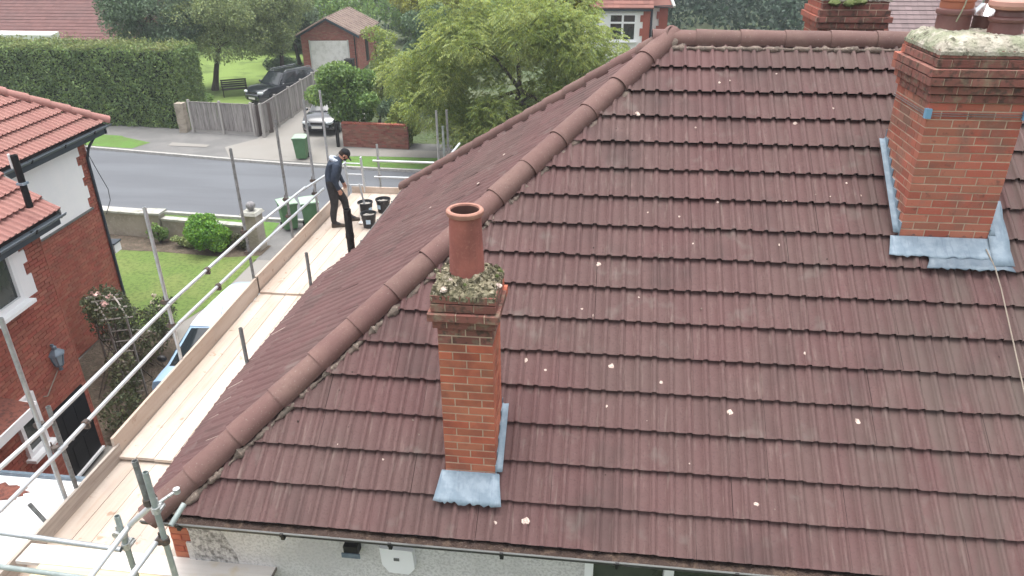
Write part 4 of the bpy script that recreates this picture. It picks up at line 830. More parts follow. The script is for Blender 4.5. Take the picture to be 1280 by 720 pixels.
mi = {'s': 0, 'j': 1, 't': 2}; A_ = P[[a for a, b in segs]]; B_ = P[[b for a, b in segs]]; ra = np.array([rad[a] for a, b in segs]); rb = np.array([rad[b] for a, b in segs])
for pol in nm.polygons:
    c = np.array(pol.center); ab = B_ - A_; t = np.clip(((c - A_) * ab).sum(1) / (ab * ab).sum(1), 0, 1); d = np.linalg.norm(c - (A_ + ab * t[:, None]), axis=1) - (ra * (1 - t) + rb * t); k = int(np.argmin(d)); a, b = segs[k]
    pol.material_index = mi[tg[a] if t[k] < .5 else tg[b]]
    if tg[a] != tg[b] and 'j' in (tg[a], tg[b]) and 's' in (tg[a], tg[b]) : pol.material_index = mi[tg[a]] if t[k] < .6 else mi[tg[b]]
    pol.use_smooth = True
    if abs(c[1]) < .17 and .86 < c[2] < .96: pol.material_index = 1 if c[2] > .89 else 2
link('body', nm, man)
hd_ = frame((.30, 0, 1.53), V3((.72, 0, -.69)).normalized(), (0, 1, 0), V3((.69, 0, .72)).normalized())
def ell(c, r, T, n=18, zmin=-1.0, zmax=1.0, k=9):
    mb = MB(); pr = [(math.sqrt(max(0, 1 - u * u)), u) for u in [math.sin(a) for a in np.linspace(math.asin(zmin), math.asin(zmax), k)]]
    mb.lathe(pr, n=n); mb.v = [tuple(T @ V3((c[0] + x * r[0], c[1] + y * r[1], c[2] + z * r[2]))) for x, y, z in mb.v]; return mb
part(ell((.0, 0, .0), (.103, .082, .118), hd_), 'head', 'skin', man, smooth=60)
part(ell((.04, 0, -.055), (.072, .066, .058), hd_), 'beard', 'hair', man, smooth=60)
part(ell((-.012, 0, -.01), (.104, .086, .10), hd_, zmin=-.4), 'hair', 'hair', man, smooth=60)
part(ell((.112, 0, -.012), (.018, .012, .022), hd_), 'nose', 'skin', man, smooth=60)
for s in (-1, 1): part(ell((-.005, s * .087, -.01), (.018, .009, .030), hd_), 'ear', 'skin', man, smooth=60); part(ell((.092, s * .034, .016), (.010, .012, .007), hd_), 'eye', 'black', man, smooth=60)
mb = ell((-.002, 0, .03), (.112, .094, .105), hd_, zmin=.02); mb.grid([[hd_ @ V3((.07 + .115 * a, b * .082 * (1 - .35 * a * a), .035 - .035 * a - .02 * b * b)) for b in np.linspace(-1, 1, 7)] for a in np.linspace(0, 1, 4)]); part(mb, 'cap', 'cap_cloth', man, smooth=60)
mb = MB(); 
for a0, rr_ in ((0, .050), (.025, .042)): mb.path([(.115 - .085 * math.cos(a), .118 * math.sin(a), 1.435 - a0 + .045 * math.cos(a)) for a in np.linspace(-2.3, 2.3, 13)], [rr_ * (.55 + .45 * math.cos(a / 1.6)) for a in np.linspace(-2.3, 2.3, 13)], 8)
part(mb, 'hood', 'hood', man, smooth=60)
for s, (x, y, yaw) in {-1: (.0, -.125, 0), 1: (.34, .175, .05)}.items():
    mb = MB(); T = Matrix.Translation((x, y, 0)) @ Matrix.Rotation(yaw, 4, 'Z'); P2 = []
    for xx, w_, h_ in ((-.125, .03, .08), (-.11, .045, .115), (-.05, .050, .125), (.02, .048, .095), (.09, .052, .068), (.145, .046, .055), (.175, .02, .04)): P2.append([T @ V3((xx, w_ * math.cos(a), .0 if math.sin(a) < -.3 else h_ * (.5 + .5 * math.sin(a)))) for a in np.linspace(0, 2 * math.pi, 13)])
    mb.grid(P2); mb.add(P2[0], [tuple(range(12))]); mb.add(P2[-1], [tuple(range(12))]); part(mb, 'boot', 'shoe', man, smooth=50)

# ================================================================== NEIGHBOUR HOUSE (turned a little from ours)
nb = thing('neighbour_house', 'red brick and white rendered house with salmon red tiled roofs', 'house', (-6.05, 6.35, 0), R(4.4))
def nf(x, y, z): return frame((x, y, z), (0, 1, 0), (1, 0, 0), (0, 0, 1))       # on an east-facing wall: x=north, y=outwards, z=up
mb = MB(); mb.box((-2.62, 0 - 4.5, 2.45), (5.0, 8.9, 4.9)); mb.v = [(min(x, -.105), min(y, -.03), z) for x, y, z in mb.v]
mb.box((-5.2, .2, 2.45), (5.2, 11.0, 4.9)); mb.v = mb.v[:8] + [(min(x, -2.575), min(y, 5.70), z) for x, y, z in mb.v[8:]]
nwall = part(mb, 'wall', 'pointing_n', nb)
DOOR = (-.96, -.20, 1.60); SW = (-1.86, -1.38, 1.27, 2.32)
def skipw(x, z, l):
    y = x - 6.5
    if DOOR[0] < y < DOOR[1] and z < DOOR[2]: return True
    if SW[0] < y < SW[1] and SW[2] < z < SW[3]: return True
    if y < -.75 and z > 3.80: return True
    return False
rows = brick_rows(6.5, .05, 4.86)
NBW = frame((0, -6.5, 0), (0, 1, 0), (1, 0, 0), (0, 0, 1))
def pref_cam(Pl):
    Pw = Matrix.Translation((-6.05, 6.35, 0)) @ Matrix.Rotation(R(4.4), 4, 'Z') @ Pl; px, py, D = seen(Pw); return D + (100 if px < -10 or Pl.z < 1.2 else 0)
lay(rows, NBW, 'brick_n', nwall, limit=230, skip=skipw, mj='brick_nj', prefer=pref_cam, jitter=.0035)
rows2 = brick_rows(5.75, .05, 4.95); lay(rows2, frame((-2.47, 0, 0), (0, 1, 0), (1, 0, 0), (0, 0, 1)), 'brick_n', nwall, limit=60, mj='brick_nj', skip=lambda x, z, l: (z > 3.22 and x < 5.2), prefer=pref_cam, jitter=.004)
# render panels with toothed edges against the brick corners
def teeth(base, step, z0, z1, seed):
    rr = random.Random(seed); z = z1; pts = []; k = 0
    while z > z0 + .12:
        x = base + (step if k % 2 else 0) + rr.uniform(-.02, .02); nz = max(z0, z - rr.choice([.22, .30, .3])); pts += [(x, z), (x, nz)]; z = nz; k += 1
    return pts
z1_ = 5.02
mb = MB(); mb.prism([(.0, z1_)] + teeth(5.26, .13, 3.24, z1_, 4) + [(5.34, 3.2), (.0, 3.2)], nf(-2.47, 0, 0), .025); part(mb, 'white_panel', 'white_render', nb)
mb = MB(); mb.box((2.7, .025, 3.18), (5.3, .06, .045), nf(-2.47, 0, 0)); part(mb, 'drip_course', 'gutter_lip', nb)
mb = MB(); mb.prism([(-6.5, 4.9)] + [(x, z) for x, z in teeth(-.60, .14, 3.82, 4.9, 9)] + [(-.46, 3.80), (-6.5, 3.80)], nf(0, 0, 0), .025); part(mb, 'white_panel', 'white_render', nb)
window(nb, nf(0.02, -2.15, 3.84), 1.30, .98, cols=2, fr=.09, sill=.16)
window(nb, nf(0.0, SW[0] - .03, SW[2]), .54, 1.05, cols=1, fr=.075, sill=.14)
window(nb, nf(0.0, -4.2, 3.84), 1.3, .98, cols=2, fr=.09, sill=.16)
mb = MB(); mb.box((-.58, .0, .82), (.90, .06, 1.62), nf(0, 0, 0)); dr = part(mb, 'door', 'black_gloss', nb)
for a, b, c, d in ((-.76, .45, .24, .5), (-.40, .45, .24, .5), (-.76, 1.15, .24, .5), (-.40, 1.15, .24, .5)): mb = MB(); mb.box((a, .034, b), (c, .012, d), nf(0, 0, 0)); part(mb, 'door_panel', 'black_gloss', dr)
mb = MB(); mb.tube((.05, -.86, .85), (.05, -.80, .85), .02); part(mb, 'handle', 'chrome', dr)
mb = MB(); mb.box((-.58, .06, .12), (.95, .05, .05), nf(0, 0, 0)); part(mb, 'doorstep', 'upvc', nb)
# small canopy at the left
mb = MB(); mb.hexa([(0, -4.4, 2.40), (.55, -4.4, 2.36), (.55, -1.98, 2.36), (0, -1.98, 2.40), (0, -4.4, 2.62), (.55, -4.4, 2.50), (.55, -1.98, 2.50), (0, -1.98, 2.62)]); cn = part(mb, 'canopy', 'torn', nb)
mb = MB(); mb.box((.565, -3.2, 2.43), (.03, 2.46, .16)); mb.box((.28, -1.965, 2.45), (.58, .03, .16)); part(mb, 'canopy_edge', 'upvc', cn)
# thin edge line where the deeper part of the wing steps back
mb = MB(); mb.box((-.01, .012, 2.4), (.03, .025, 4.8)); part(mb, 'corner_strip', 'brick_n', nb)
# lantern
ln = thing('wall_lantern', 'blue grey coach lantern on the red brick wall of the neighbour house', 'lantern', (-6.05 + .10, 6.35 - .55, 2.35), R(4.4))
mb = MB(); mb.cur = 0; mb.lathe([(.001, .30), (.03, .28), (.035, .24), (.10, .19), (.115, .17), (.10, .165)], n=6); mb.lathe([(.001, -.10), (.03, -.08), (.02, -.04), (.05, -.02), (.055, 0)], n=6); mb.box((-.06, 0, .30), (.12, .02, .03)); mb.box((-.09, 0, .2), (.02, .09, .26))
for k in range(6): a = 2 * math.pi * k / 6; mb.tube((.055 * math.cos(a), .055 * math.sin(a), 0), (.095 * math.cos(a), .095 * math.sin(a), .17), .008, n=4)
part(mb, 'cage', 'lantern', ln); mb = MB(); mb.lathe([(.048, 0), (.088, .17)], n=6); part(mb, 'glass', 'lantern_glass', ln); ln.scale = (1.35, 1.35, 1.35)
mb = MB(); mb.path([(-5.98, 5.75, 2.25), (-5.97, 5.55, 2.12), (-5.95, 5.32, 1.98), (-5.95, 5.24, 2.03)], .011, 5); solo(mb, 'conduit', 'cable', 'thin tan conduit below the lantern on the brick wall', 'conduit')
# roofs of salmon double-roll tiles
def tiled(parent, T, poly_planes, nx, ny, tw, gg, m, x0=0, y0=0, name='roof_tile', limit=0, sc=1.12, skip=None):
    lst = []; k = 0
    for j in range(ny):
        for i in range(nx):
            if skip and skip(i, j): continue
            TT = T @ Matrix.Translation((x0 + i * tw + jit(.002), y0 + j * gg, jit(.002))) @ Matrix.Rotation(jit(.006), 4, 'Z') @ Matrix.Scale(tw / .3036, 4, (1, 0, 0)) @ Matrix.Scale(1.5, 4, (0, 0, 1))
            if k < limit: link(name, npm_red, parent, TT); k += 1
            else: lst.append((np.c_[TV, np.ones(len(TV))] @ np.array(TT).T)[:, :3])
    return join_tiles(lst, name, m, poly_planes, parent) if lst else None
npm_red = npmesh('roof_tile', TV, TF, 'redtile')
PW = math.atan(.74)
cw, sw_ = math.cos(PW), math.sin(PW)
mb = MB(); ez = 5.0; mb.add([(.30, -6.6, ez - .03), (.30, .26, ez - .03), (-4.2, .26, ez - .03 + 4.6 * .74), (-4.2, -6.6, ez - .03 + 4.6 * .74)], [(0, 1, 2, 3)])
wr = part(mb, 'wing_roof', 'underlay', nb)
TWr = plane_frame((.30, -6.6, ez), (0, 1, 0), (-cw, 0, sw_))
tiled(wr, TWr, [(V3((0, .27, 0)), V3((0, 1, 0)))], 23, 12, .30, .345, 'redtile', limit=120, skip=lambda i, j: i * .3 + .2 > 6.86)
tiled(wr, TWr @ Matrix.Translation((6.86 - .30, 0, 0)), [], 1, 12, .30, .345, 'redtile', limit=12)
mb = MB(); mb.hexa([(.32, .275, ez - .12), (.32, .31, ez - .12), (-4.2, .31, ez - .12 + 4.62 * .74), (-4.2, .275, ez - .12 + 4.62 * .74), (.32, .275, ez + .05), (.32, .31, ez + .05), (-4.2, .31, ez + .05 + 4.62 * .74), (-4.2, .275, ez + .05 + 4.62 * .74)]); part(mb, 'verge_board', 'gutter_lip', wr)
gutter(nb.matrix_basis.inverted() @ nb.matrix_basis @ V3((.36, -6.6, ez - .02)), (.36, .30, ez - .02), (1, 0, 0), nb, m='gutter_n', r=.06, lip='gutter_n')
mb = MB(); mb.box((.24, -3.1, ez - .13), (.05, 6.8, .2)); part(mb, 'fascia', 'fascia_dark', nb); mb = MB(); mb.box((.13, -3.1, ez - .20), (.26, 6.8, .02)); part(mb, 'soffit', 'fascia_dark', nb)
mz = 5.12; PM = math.atan(.70); cm, sm = math.cos(PM), math.sin(PM); MX = -2.47 + .42; MY = 6.15
mb = MB(); A_ = (MX, MY, mz - .03); hipt = 4.6; mb.add([(MX, -2.0, mz - .03), A_, (MX - hipt, MY - hipt, mz - .03 + hipt * .7), (MX - hipt, -2.0, mz - .03 + hipt * .7), (MX - 9, MY, mz - .03)], [(0, 1, 2, 3), (1, 4, 2)])
mr = part(mb, 'main_roof', 'underlay', nb)
TMr = plane_frame((MX, -1.95, mz), (0, 1, 0), (-cm, 0, sm))
tiled(mr, TMr, [(V3((MX, MY, 0)), V3((1, 1, 0)).normalized() * 1), (V3((MX, MY + .0, 0)), V3((0, 1, 0)))][1:], 27, 10, .30, .345, 'redtile', limit=150, skip=lambda i, j: (-1.95 + (i + 1) * .3) > MY - (j + 1) * .345 * cm + .12)
lst = []
for j in range(10):
    for i in range(27):
        yy = -1.95 + i * .3; lim = MY - (j + 1) * .345 * cm + .12
        if yy + .3 > lim and yy < MY - j * .345 * cm + .05:
            TT = TMr @ Matrix.Translation((i * .3, j * .345, 0)) @ Matrix.Scale(.988, 4, (1, 0, 0)) @ Matrix.Scale(1.5, 4, (0, 0, 1)); me = npmesh('roof_tile', (np.c_[TV, np.ones(len(TV))] @ np.array(TT).T)[:, :3], TF, 'redtile')
            clip_bm(me, [(V3((MX, MY, 0)), V3((-1, 1, 0)).normalized())])
            if len(me.polygons) > 2: link('roof_tile', me, mr)
RHM = hip_mesh(.46, .135, .12); RHM.materials.clear(); RHM.materials.append(M['redtile'])
P0, P1 = V3((MX + .04, MY + .04, mz)), V3((MX - 4.4, MY - 4.4, mz + 4.4 * .7)); d = (P1 - P0).normalized(); x_ = d.cross(V3((0, 0, 1))).normalized(); z_ = x_.cross(d); k = 0
while k < 5.6: link('hip_tile', RHM, mr, frame(P0 + d * k + z_ * .055, x_, d, z_) @ Matrix.Rotation(-.03, 4, 'X')); k += .44
gutter((MX + .05, .3, mz - .03), (MX + .05, MY + .05, mz - .03), (1, 0, 0), nb, m='gutter_n', r=.06, bracket=1.2, lip='gutter_n')
mb = MB(); mb.box((MX - .06, 3.2, mz - .14), (.05, 5.95, .22)); mb.box((MX - .25, 3.2, mz - .235), (.42, 5.95, .02)); mb.box((MX - 2.5, MY - .05, mz - .14), (5.0, .05, .22)); part(mb, 'fascia', 'fascia_dark', nb)
mb = MB(); mb.path([(MX - .08, 5.72, mz - .2), (MX - .30, 5.68, mz - .5), (-2.43, 5.66, mz - .75), (-2.43, 5.66, .1)], .034, 8); part(mb, 'downpipe', 'fascia_dark', nb)
fl = thing('flue_pipe', 'short black flue pipe with a white cowl where the two red roofs meet', 'flue', (-8.35, 8.35, 0), R(4.4), local=False)
fp = G(24, 216, 5.9); mb = MB(); mb.tube(fp - V3((0, 0, .6)), fp + V3((0, 0, .30)), .055, n=12, hollow=.8); part(mb, 'pipe', 'black_gloss', fl); mb = MB(); mb.tube(fp + V3((-.075, -.02, .08)), fp + V3((-.075, -.02, .32)), .02, n=6); part(mb, 'bracket', 'upvc', fl); mb = MB(); mb.box(fp + V3((0, 0, -.18)), (.13, .13, .04)); part(mb, 'collar', 'lead', fl)
# white box at the far corner of the wall
mb = MB(); mb.box((-2.60, 5.95, 1.86), (.30, .30, .24)); bsl = part(mb, 'bay_sill', 'upvc', nb); mb = MB(); mb.box((-2.60, 5.95, 2.0), (.36, .36, .04)); part(mb, 'sill_cap', 'fascia_dark', bsl)
# white-coated flat garage roof at the lower left
gr = thing('flat_roof_garage', 'low garage with a white flat roof and a torn red brown patch', 'garage', (-4.0, .3, 0), local=False)
mb = MB(); mb.box((-4.1, -.05, 1.1), (3.3, 5.3, 2.2)); part(mb, 'wall', 'brick_nj', gr)
mb = MB(); mb.box((-4.15, 0, 2.28), (3.66, 5.76, .18)); part(mb, 'roof', 'flat_white', gr)
mb = MB(); mb.box((-4.15, 2.9, 2.36), (3.7, .05, .14)); part(mb, 'roof_edge', 'lead2', gr)
c0 = G(10, 613, 2.385); rr = random.Random(3); pts = []
for k in range(26):
    a = 2 * math.pi * k / 26; r = (.40 + .10 * rr.random()) * (1 if k % 2 else .84); pts.append((c0.x - .12 + 1.05 * r * math.cos(a), c0.y - .03 + .42 * r * math.sin(a)))
mb = MB(); mb.add([(x, y, 2.376) for x, y in pts] + [(c0.x + (x - c0.x) * .9, c0.y + (y - c0.y) * .9, 2.384) for x, y in pts], [tuple(range(26, 52))] + [(k, (k + 1) % 26, 26 + (k + 1) % 26, 26 + k) for k in range(26)]); part(mb, 'torn_patch', 'torn', gr)

# ================================================================== VEHICLES
def car(name, label, loc, rotz, paint, L=4.2, W=1.74, H=1.48, hb=.92, hood=.88, xs=None, roofm=None, rails=False, wheel=.31, grille=True):
    """local: +x is the front"""
    t = thing(name, label, 'car', loc, rotz, None)
    xA, xF, xR_, xD = xs      # windscreen base, roof front, roof rear, rear glass base
    h = L / 2
    st = [(-h, .50, .80, .30), (-h + .04, .72, .93, .26), (-h + .25, hb, .98, .22), (xD, hb + .02, 1.0, .20), (xR_ * .5, hb + .01, 1.0, .19), (0, hb, 1.0, .19), (xA - .1, hb, 1.0, .19), (xA + .12, hood + .03, .985, .2), ((xA + h) / 2 + .1, hood, .97, .2), (h - .35, hood - .09, .93, .22), (h - .10, hood - .22, .82, .26), (h, hood - .42, .66, .32)]
    P = []
    for x, top, wf, bot in st:
        w_ = W / 2 * wf; P.append([V3((x, a * w_, z)) for a, z in ((0, bot), (.85, bot), (.97, bot + .08), (1.0, (bot + top) / 2 - .02), (.985, top - .16), (.93, top - .035), (.80, top), (.4, top + .025), (0, top + .03), (-.4, top + .025), (-.80, top), (-.93, top - .035), (-.985, top - .16), (-1.0, (bot + top) / 2 - .02), (-.97, bot + .08), (-.85, bot), (0, bot))])
    mb = MB(); mb.grid(P); mb.add(P[0][:-1], [tuple(range(16))]); mb.add(P[-1][:-1], [tuple(range(16))]); body = part(mb, 'body', paint, t, smooth=38)
    wb, wr = W / 2 * .90, W / 2 * .70
    def cab(x0, x1, f):      # point on cabin side at fraction f of height
        return None
    base = [(xA, hb - .02), (xF - .0, hb), (xR_, hb), (xD, hb - .0)]; top = [(xF, H - .06), (xF - .25, H - .01), (xR_ + .2, H - .01), (xR_, H - .07)]
    N = 7; rows = []
    for s in (-1,):
        pass
    # cabin shell
    def side(s):
        return [[V3((xA, s * wb, hb - .04)), V3((xF, s * wr, H - .05))], [V3((0.35 * (xA + xD) + .15, s * wb, hb - .04)), V3((.5 * (xF + xR_) + .05, s * (wr + .01), H - .01))], [V3((xD, s * wb * .96, hb - .02)), V3((xR_, s * wr * .97, H - .07))]]
    mb = MB(); A, B = side(1), side(-1)
    for S_ in (A, B): mb.grid([[r[0], r[0].lerp(r[1], .5) + V3((0, .025 * (1 if r[0].y > 0 else -1), 0)), r[1]] for r in S_])
    def patch(a0, a1, b0, b1, bulge, n=6):   # a: base left/right, b: top left/right
        o = []
        nrm = ((a1 - a0).cross(b0 - a0)).normalized()
        for i in range(n + 1):
            u = i / n; o.append([a0.lerp(a1, u).lerp(b0.lerp(b1, u), v / 4) + nrm * bulge * (1 - (2 * u - 1) ** 2) for v in range(5)])
        return o
    mb.grid(patch(A[0][0], B[0][0], A[0][1], B[0][1], -.05)); mb.grid(patch(A[2][0], B[2][0], A[2][1], B[2][1], .04)); part(mb, 'pillars', paint, t, smooth=40)
    RP = []
    for i in range(9):
        u = i / 8; x = xF + (xR_ - xF) * u; zc = H + .0 + .03 * math.sin(math.pi * u) - (.035 if i == 0 else .05 if i == 8 else 0)
        RP.append([V3((x + (.05 if i == 0 else 0) * (1 - c * c), c * (wr + .03) * (1 - .03 * (i == 8)), zc + .035 * (1 - c * c) - (.05 if abs(c) > .99 else 0))) for c in (-1, -.96, -.8, -.4, 0, .4, .8, .96, 1)])
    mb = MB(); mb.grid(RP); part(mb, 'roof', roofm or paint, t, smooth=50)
    def inset(q, k, o): 
        c = sum(q, V3()) / len(q); return [c + (p - c) * k + o for p in q]
    def gl(a0, a1, b0, b1, nm, o, bulge, k=.88):
        q = inset([a0, a1, b0, b1], k, o); mb = MB(); mb.grid(patch(q[0], q[1], q[2], q[3], bulge)); return part(mb, nm, 'glass_car', t, smooth=60)
    gl(A[0][0], B[0][0], A[0][1], B[0][1], 'windscreen', V3((.025, 0, .02)), -.055, .90)
    gl(A[2][0], B[2][0], A[2][1], B[2][1], 'rear_window', V3((-.02, 0, .01)), .045, .84)
    for S_, s in ((A, 1), (B, -1)):
        for a, b in ((0, 1), (1, 2)):
            q = inset([S_[a][0], S_[b][0], S_[a][1], S_[b][1]], .84, V3((0, s * .028, .0))); mb = MB(); mb.grid([[q[0], q[2]], [q[1], q[3]]]); part(mb, 'side_window', 'glass_car', t)
    for x in (-h + .78, h - .82):
        for s in (-1, 1):
            T = Matrix.Translation((x, s * (W / 2 - .09), wheel)) @ Matrix.Rotation(R(90), 4, 'X')
            mb = MB(); mb.lathe([(wheel - .11, -.10), (wheel - .01, -.10), (wheel, -.06), (wheel, .06), (wheel - .01, .10), (wheel - .11, .10)], n=24, M4=T); wl = part(mb, 'wheel', 'tyre', t, smooth=40)
            mb = MB(); mb.lathe([(.001, s * -.085), (.05, s * -.09), (.06, s * -.07), (wheel - .12, s * -.075), (wheel - .10, s * -.10)], n=24, M4=T)
            for k in range(5): a = 2 * math.pi * k / 5; mb.tube(T @ V3((0, 0, s * -.09)), T @ V3(((wheel - .11) * math.cos(a), (wheel - .11) * math.sin(a), s * -.095)), .025, n=5)
            part(mb, 'rim', 'rim', wl)
            mb = MB(); mb.lathe([(wheel + .02, 0), (wheel + .06, 0)], n=24, M4=Matrix.Translation((x, s * (W / 2 + .003), wheel)) @ Matrix.Rotation(R(90), 4, 'X')); part(mb, 'wheel_arch', 'black', t)
    zl = hood - .24
    for s in (-1, 1):
        mb = MB(); T = Matrix.Translation((h - .13, s * W * .34, zl)) @ Matrix.Rotation(s * .45, 4, 'Z'); mb.lathe([(.0, .0)], n=3); mb = ell((0, 0, 0), (.12, .19, .09), T, n=14); part(mb, 'headlight', 'lamp_clear', t, smooth=60)
        mb = MB(); mb.box((-h + .06, s * W * .40, hb - .18), (.1, .16, .22)); part(mb, 'tail_light', 'torn', t)
        mb = ell((xA - .20, s * (W / 2 + .09), hb + .06), (.07, .11, .075), Matrix.Identity(4), n=12); part(mb, 'mirror', 'black' if paint != 'car_black' else paint, t, smooth=60)
        if rails: mb = MB(); mb.path([(xF - .15, s * (wr - .01), H + .0), (xF - .25, s * (wr - .01), H + .075), (xR_ + .15, s * (wr - .01), H + .075), (xR_ + .05, s * (wr - .01), H - .01)], .016, 6); part(mb, 'roof_rail', 'chrome', t)
        mb = MB(); mb.box(((xA + xD) / 2, s * (W / 2 * .93), hb + .0), (abs(xA - xD) * .8, .02, .02)); part(mb, 'trim', 'chrome' if rails else paint, t)
    mb = MB(); mb.box((h - .005, 0, .42), (.05, W * .46, .16)); mb.box((h - .06, 0, hood - .27), (.06, W * .36, .09)); part(mb, 'grille', 'black', t)
    mb = MB(); mb.box((h + .032, 0, .44), (.012, .52, .11)); part(mb, 'number_plate', 'plate', t)
    for s in (-1, 1): mb = MB(); mb.path([(xA + .07, s * .05 + .25, hb + .03), (xA - .10, s * .3 + .1, hb + .14)], .009, 5); part(mb, 'wiper', 'black', t)
    return t, body
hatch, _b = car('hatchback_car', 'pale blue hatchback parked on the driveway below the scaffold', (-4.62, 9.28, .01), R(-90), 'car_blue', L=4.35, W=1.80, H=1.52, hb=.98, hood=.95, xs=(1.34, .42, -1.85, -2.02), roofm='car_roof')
mb = MB(); mb.box((-.35 + .0, 0, 0), (0, 0, 0)); mb = MB(); mb.tube((-1.35, .28, 1.56), (-1.62, .30, 1.60), .035, n=8); part(mb, 'rear_aerial', 'black', hatch)
mb = MB(); mb.tube((.12, -.05, 1.55), (-.10, -.05, 1.78), .006, n=5); part(mb, 'aerial', 'black', hatch)
car('estate_car', 'black estate car with silver roof rails behind the grey fence', (-15.45, 38.4, .035), R(-116), 'car_black', L=4.6, W=1.82, H=1.66, hb=1.02, hood=1.0, xs=(.95, .35, -1.85, -2.2), rails=True, wheel=.34)
car('saloon_car', 'black car with white number plate facing the road under a small tree', (-10.25, 32.0, .115), R(-88), 'car_black', L=4.3, W=1.78, H=1.45, hb=.92, hood=.88, xs=(.85, .25, -1.45, -2.0))
_c = [o for o in bpy.data.objects if o.name.startswith('windscreen')]

# ================================================================== WHEELIE BINS
def wheelie():
    t = thing('wheelie_bin', '', 'bin', (0, 0, 0), 0, 'green wheelie bins on both sides of the road')
    mb = MB(); b, tp = (.215, .25), (.28, .33); zb, zt = .06, .96
    mb.hexa([(-b[0], -b[1], zb), (b[0], -b[1], zb), (b[0], b[1], zb), (-b[0], b[1], zb), (-tp[0], -tp[1], zt), (tp[0], -tp[1], zt), (tp[0], tp[1], zt), (-tp[0], tp[1], zt)])
    body = part(mb, 'body', 'bin', t)
    mb = MB()
    for x, y, sx, sy in ((0, -.335, .60, .03), (0, .335, .60, .03), (-.285, 0, .03, .70), (.285, 0, .03, .70)): mb.box((x, y, .945), (sx, sy, .06))
    mb.box((0, -.30, .80), (.36, .02, .18), Matrix.Identity(4)); part(mb, 'rim', 'bin', t)
    mb = MB(); mb.grid([[V3((x * .305, y * .36, .985 + .045 * (1 - x * x) * (1 - y * y * .6) + (.015 if y > 0 else 0))) for y in np.linspace(-1, 1, 7)] for x in np.linspace(-1, 1, 7)])
    mb.box((0, 0, .975), (.61, .72, .022)); part(mb, 'lid', 'bin_lid', t, smooth=40)
    mb = MB(); mb.tube((-.22, .40, .95), (.22, .40, .95), .016, n=8); mb.tube((-.22, .34, .93), (-.22, .40, .95), .016, n=6); mb.tube((.22, .34, .93), (.22, .40, .95), .016, n=6); part(mb, 'handle', 'bin', t)
    for s in (-1, 1): mb = MB(); mb.tube((s * .20, .24, .10), (s * .26, .24, .10), .10, n=16); part(mb, 'wheel', 'tyre', t)
    mb = MB(); mb.box((.12, -.293, .78), (.17, .008, .20), Matrix.Identity(4)); part(mb, 'label', 'binlabel', t)
    return t
wb0 = wheelie()
for k, (x, y, z, rz, lab) in enumerate([(-9.52, 26.15, .115, R(8), 'green wheelie bin on the far pavement in front of the black car'), (-6.92, 18.25, .02, R(35), 'green wheelie bin by the gate, nearer to the stone ball'), (-6.22, 18.45, .02, R(28), 'green wheelie bin by the gate, closest to the man')]):
    o = wb0 if k == 0 else copy_tree(wb0); o.location = (x, y, z); o.rotation_euler = (0, 0, rz); o['label'] = lab

# ================================================================== FOLIAGE
def leaf_quads(C, size, rng, droop=0.0, asp=.5, out=None):
    n = len(C); d = rng.normal(size=(n, 3)); d /= np.linalg.norm(d, axis=1)[:, None]
    if out is not None: d = d + out * .7
    d[:, 2] -= droop; d /= np.linalg.norm(d, axis=1)[:, None]
    r = rng.normal(size=(n, 3)); b = np.cross(d, r); b /= np.linalg.norm(b, axis=1)[:, None]
    s = size * rng.uniform(.6, 1.35, n)[:, None]; a = d * s * .5; c = b * s * .5 * asp; nrm = np.cross(d, b) * s * .12
    V = np.stack([C - a, C + c + nrm, C + a, C - c + nrm], 1).reshape(-1, 3); F = np.arange(4 * n).reshape(-1, 4); return V, F
def crown_pts(lobes, n, rng, shell=.55):
    vol = np.array([l[3] * l[4] * l[5] for l in lobes]) ** .7; cnts = (vol / vol.sum() * n).astype(int); P, O = [], []
    for l, c in zip(lobes, cnts):
        d = rng.normal(size=(c, 3)); d /= np.linalg.norm(d, axis=1)[:, None]; r = rng.uniform(shell ** 3, 1, c) ** (1 / 3)
        P.append(np.array(l[:3]) + d * r[:, None] * np.array(l[3:6])); O.append(d)
    return np.concatenate(P), np.concatenate(O)
def make_lobes(c, r, k, rng, f=(.28, .46), inner=.65):
    out = [(*c, r[0] * .62, r[1] * .62, r[2] * .62)]
    for _ in range(k):
        d = rng.normal(size=3); d /= np.linalg.norm(d); s = rng.uniform(*f); q = [c[i] + d[i] * r[i] * rng.uniform(inner, .95) * (1 - s * .5) for i in range(3)]; m_ = (r[0] + r[1] + r[2]) / 3 * s
        out.append((*q, m_ * rng.uniform(.8, 1.3), m_ * rng.uniform(.8, 1.3), m_ * rng.uniform(.65, 1.0)))
    return out
def sprays(P, O, L, k, lsz, rng, droop=.9):
    """arching leaf sprays: each is a row of paired hanging leaflets along a curved stalk"""
    n = len(P); d = O + rng.normal(size=(n, 3)) * .8; d[:, 2] = d[:, 2] * .5 + .18; d /= np.linalg.norm(d, axis=1)[:, None]; side = np.cross(d, np.array([0, 0, 1.])); side /= np.linalg.norm(side, axis=1)[:, None] + 1e-6
    Vs = []; LL = L * rng.uniform(.6, 1.3, n)
    for q in range(k):
        t = (q + .5) / k; base = P + d * (LL * t)[:, None]; base[:, 2] -= LL * droop * t * t
        for s in (-1, 1):
            tip = base + side * s * lsz * .75 + d * lsz * .3; tip[:, 2] -= lsz * .75; sz = (1 - .35 * abs(2 * t - 1))
            tip = base + (tip - base) * sz; w_ = d * lsz * .22
            mid = (base + tip) / 2; mid[:, 2] += lsz * .12; Vs.append(np.stack([base, mid + w_, tip, mid - w_], 1))
    V = np.concatenate(Vs).reshape(-1, 3); return V, np.arange(len(V)).reshape(-1, 4)
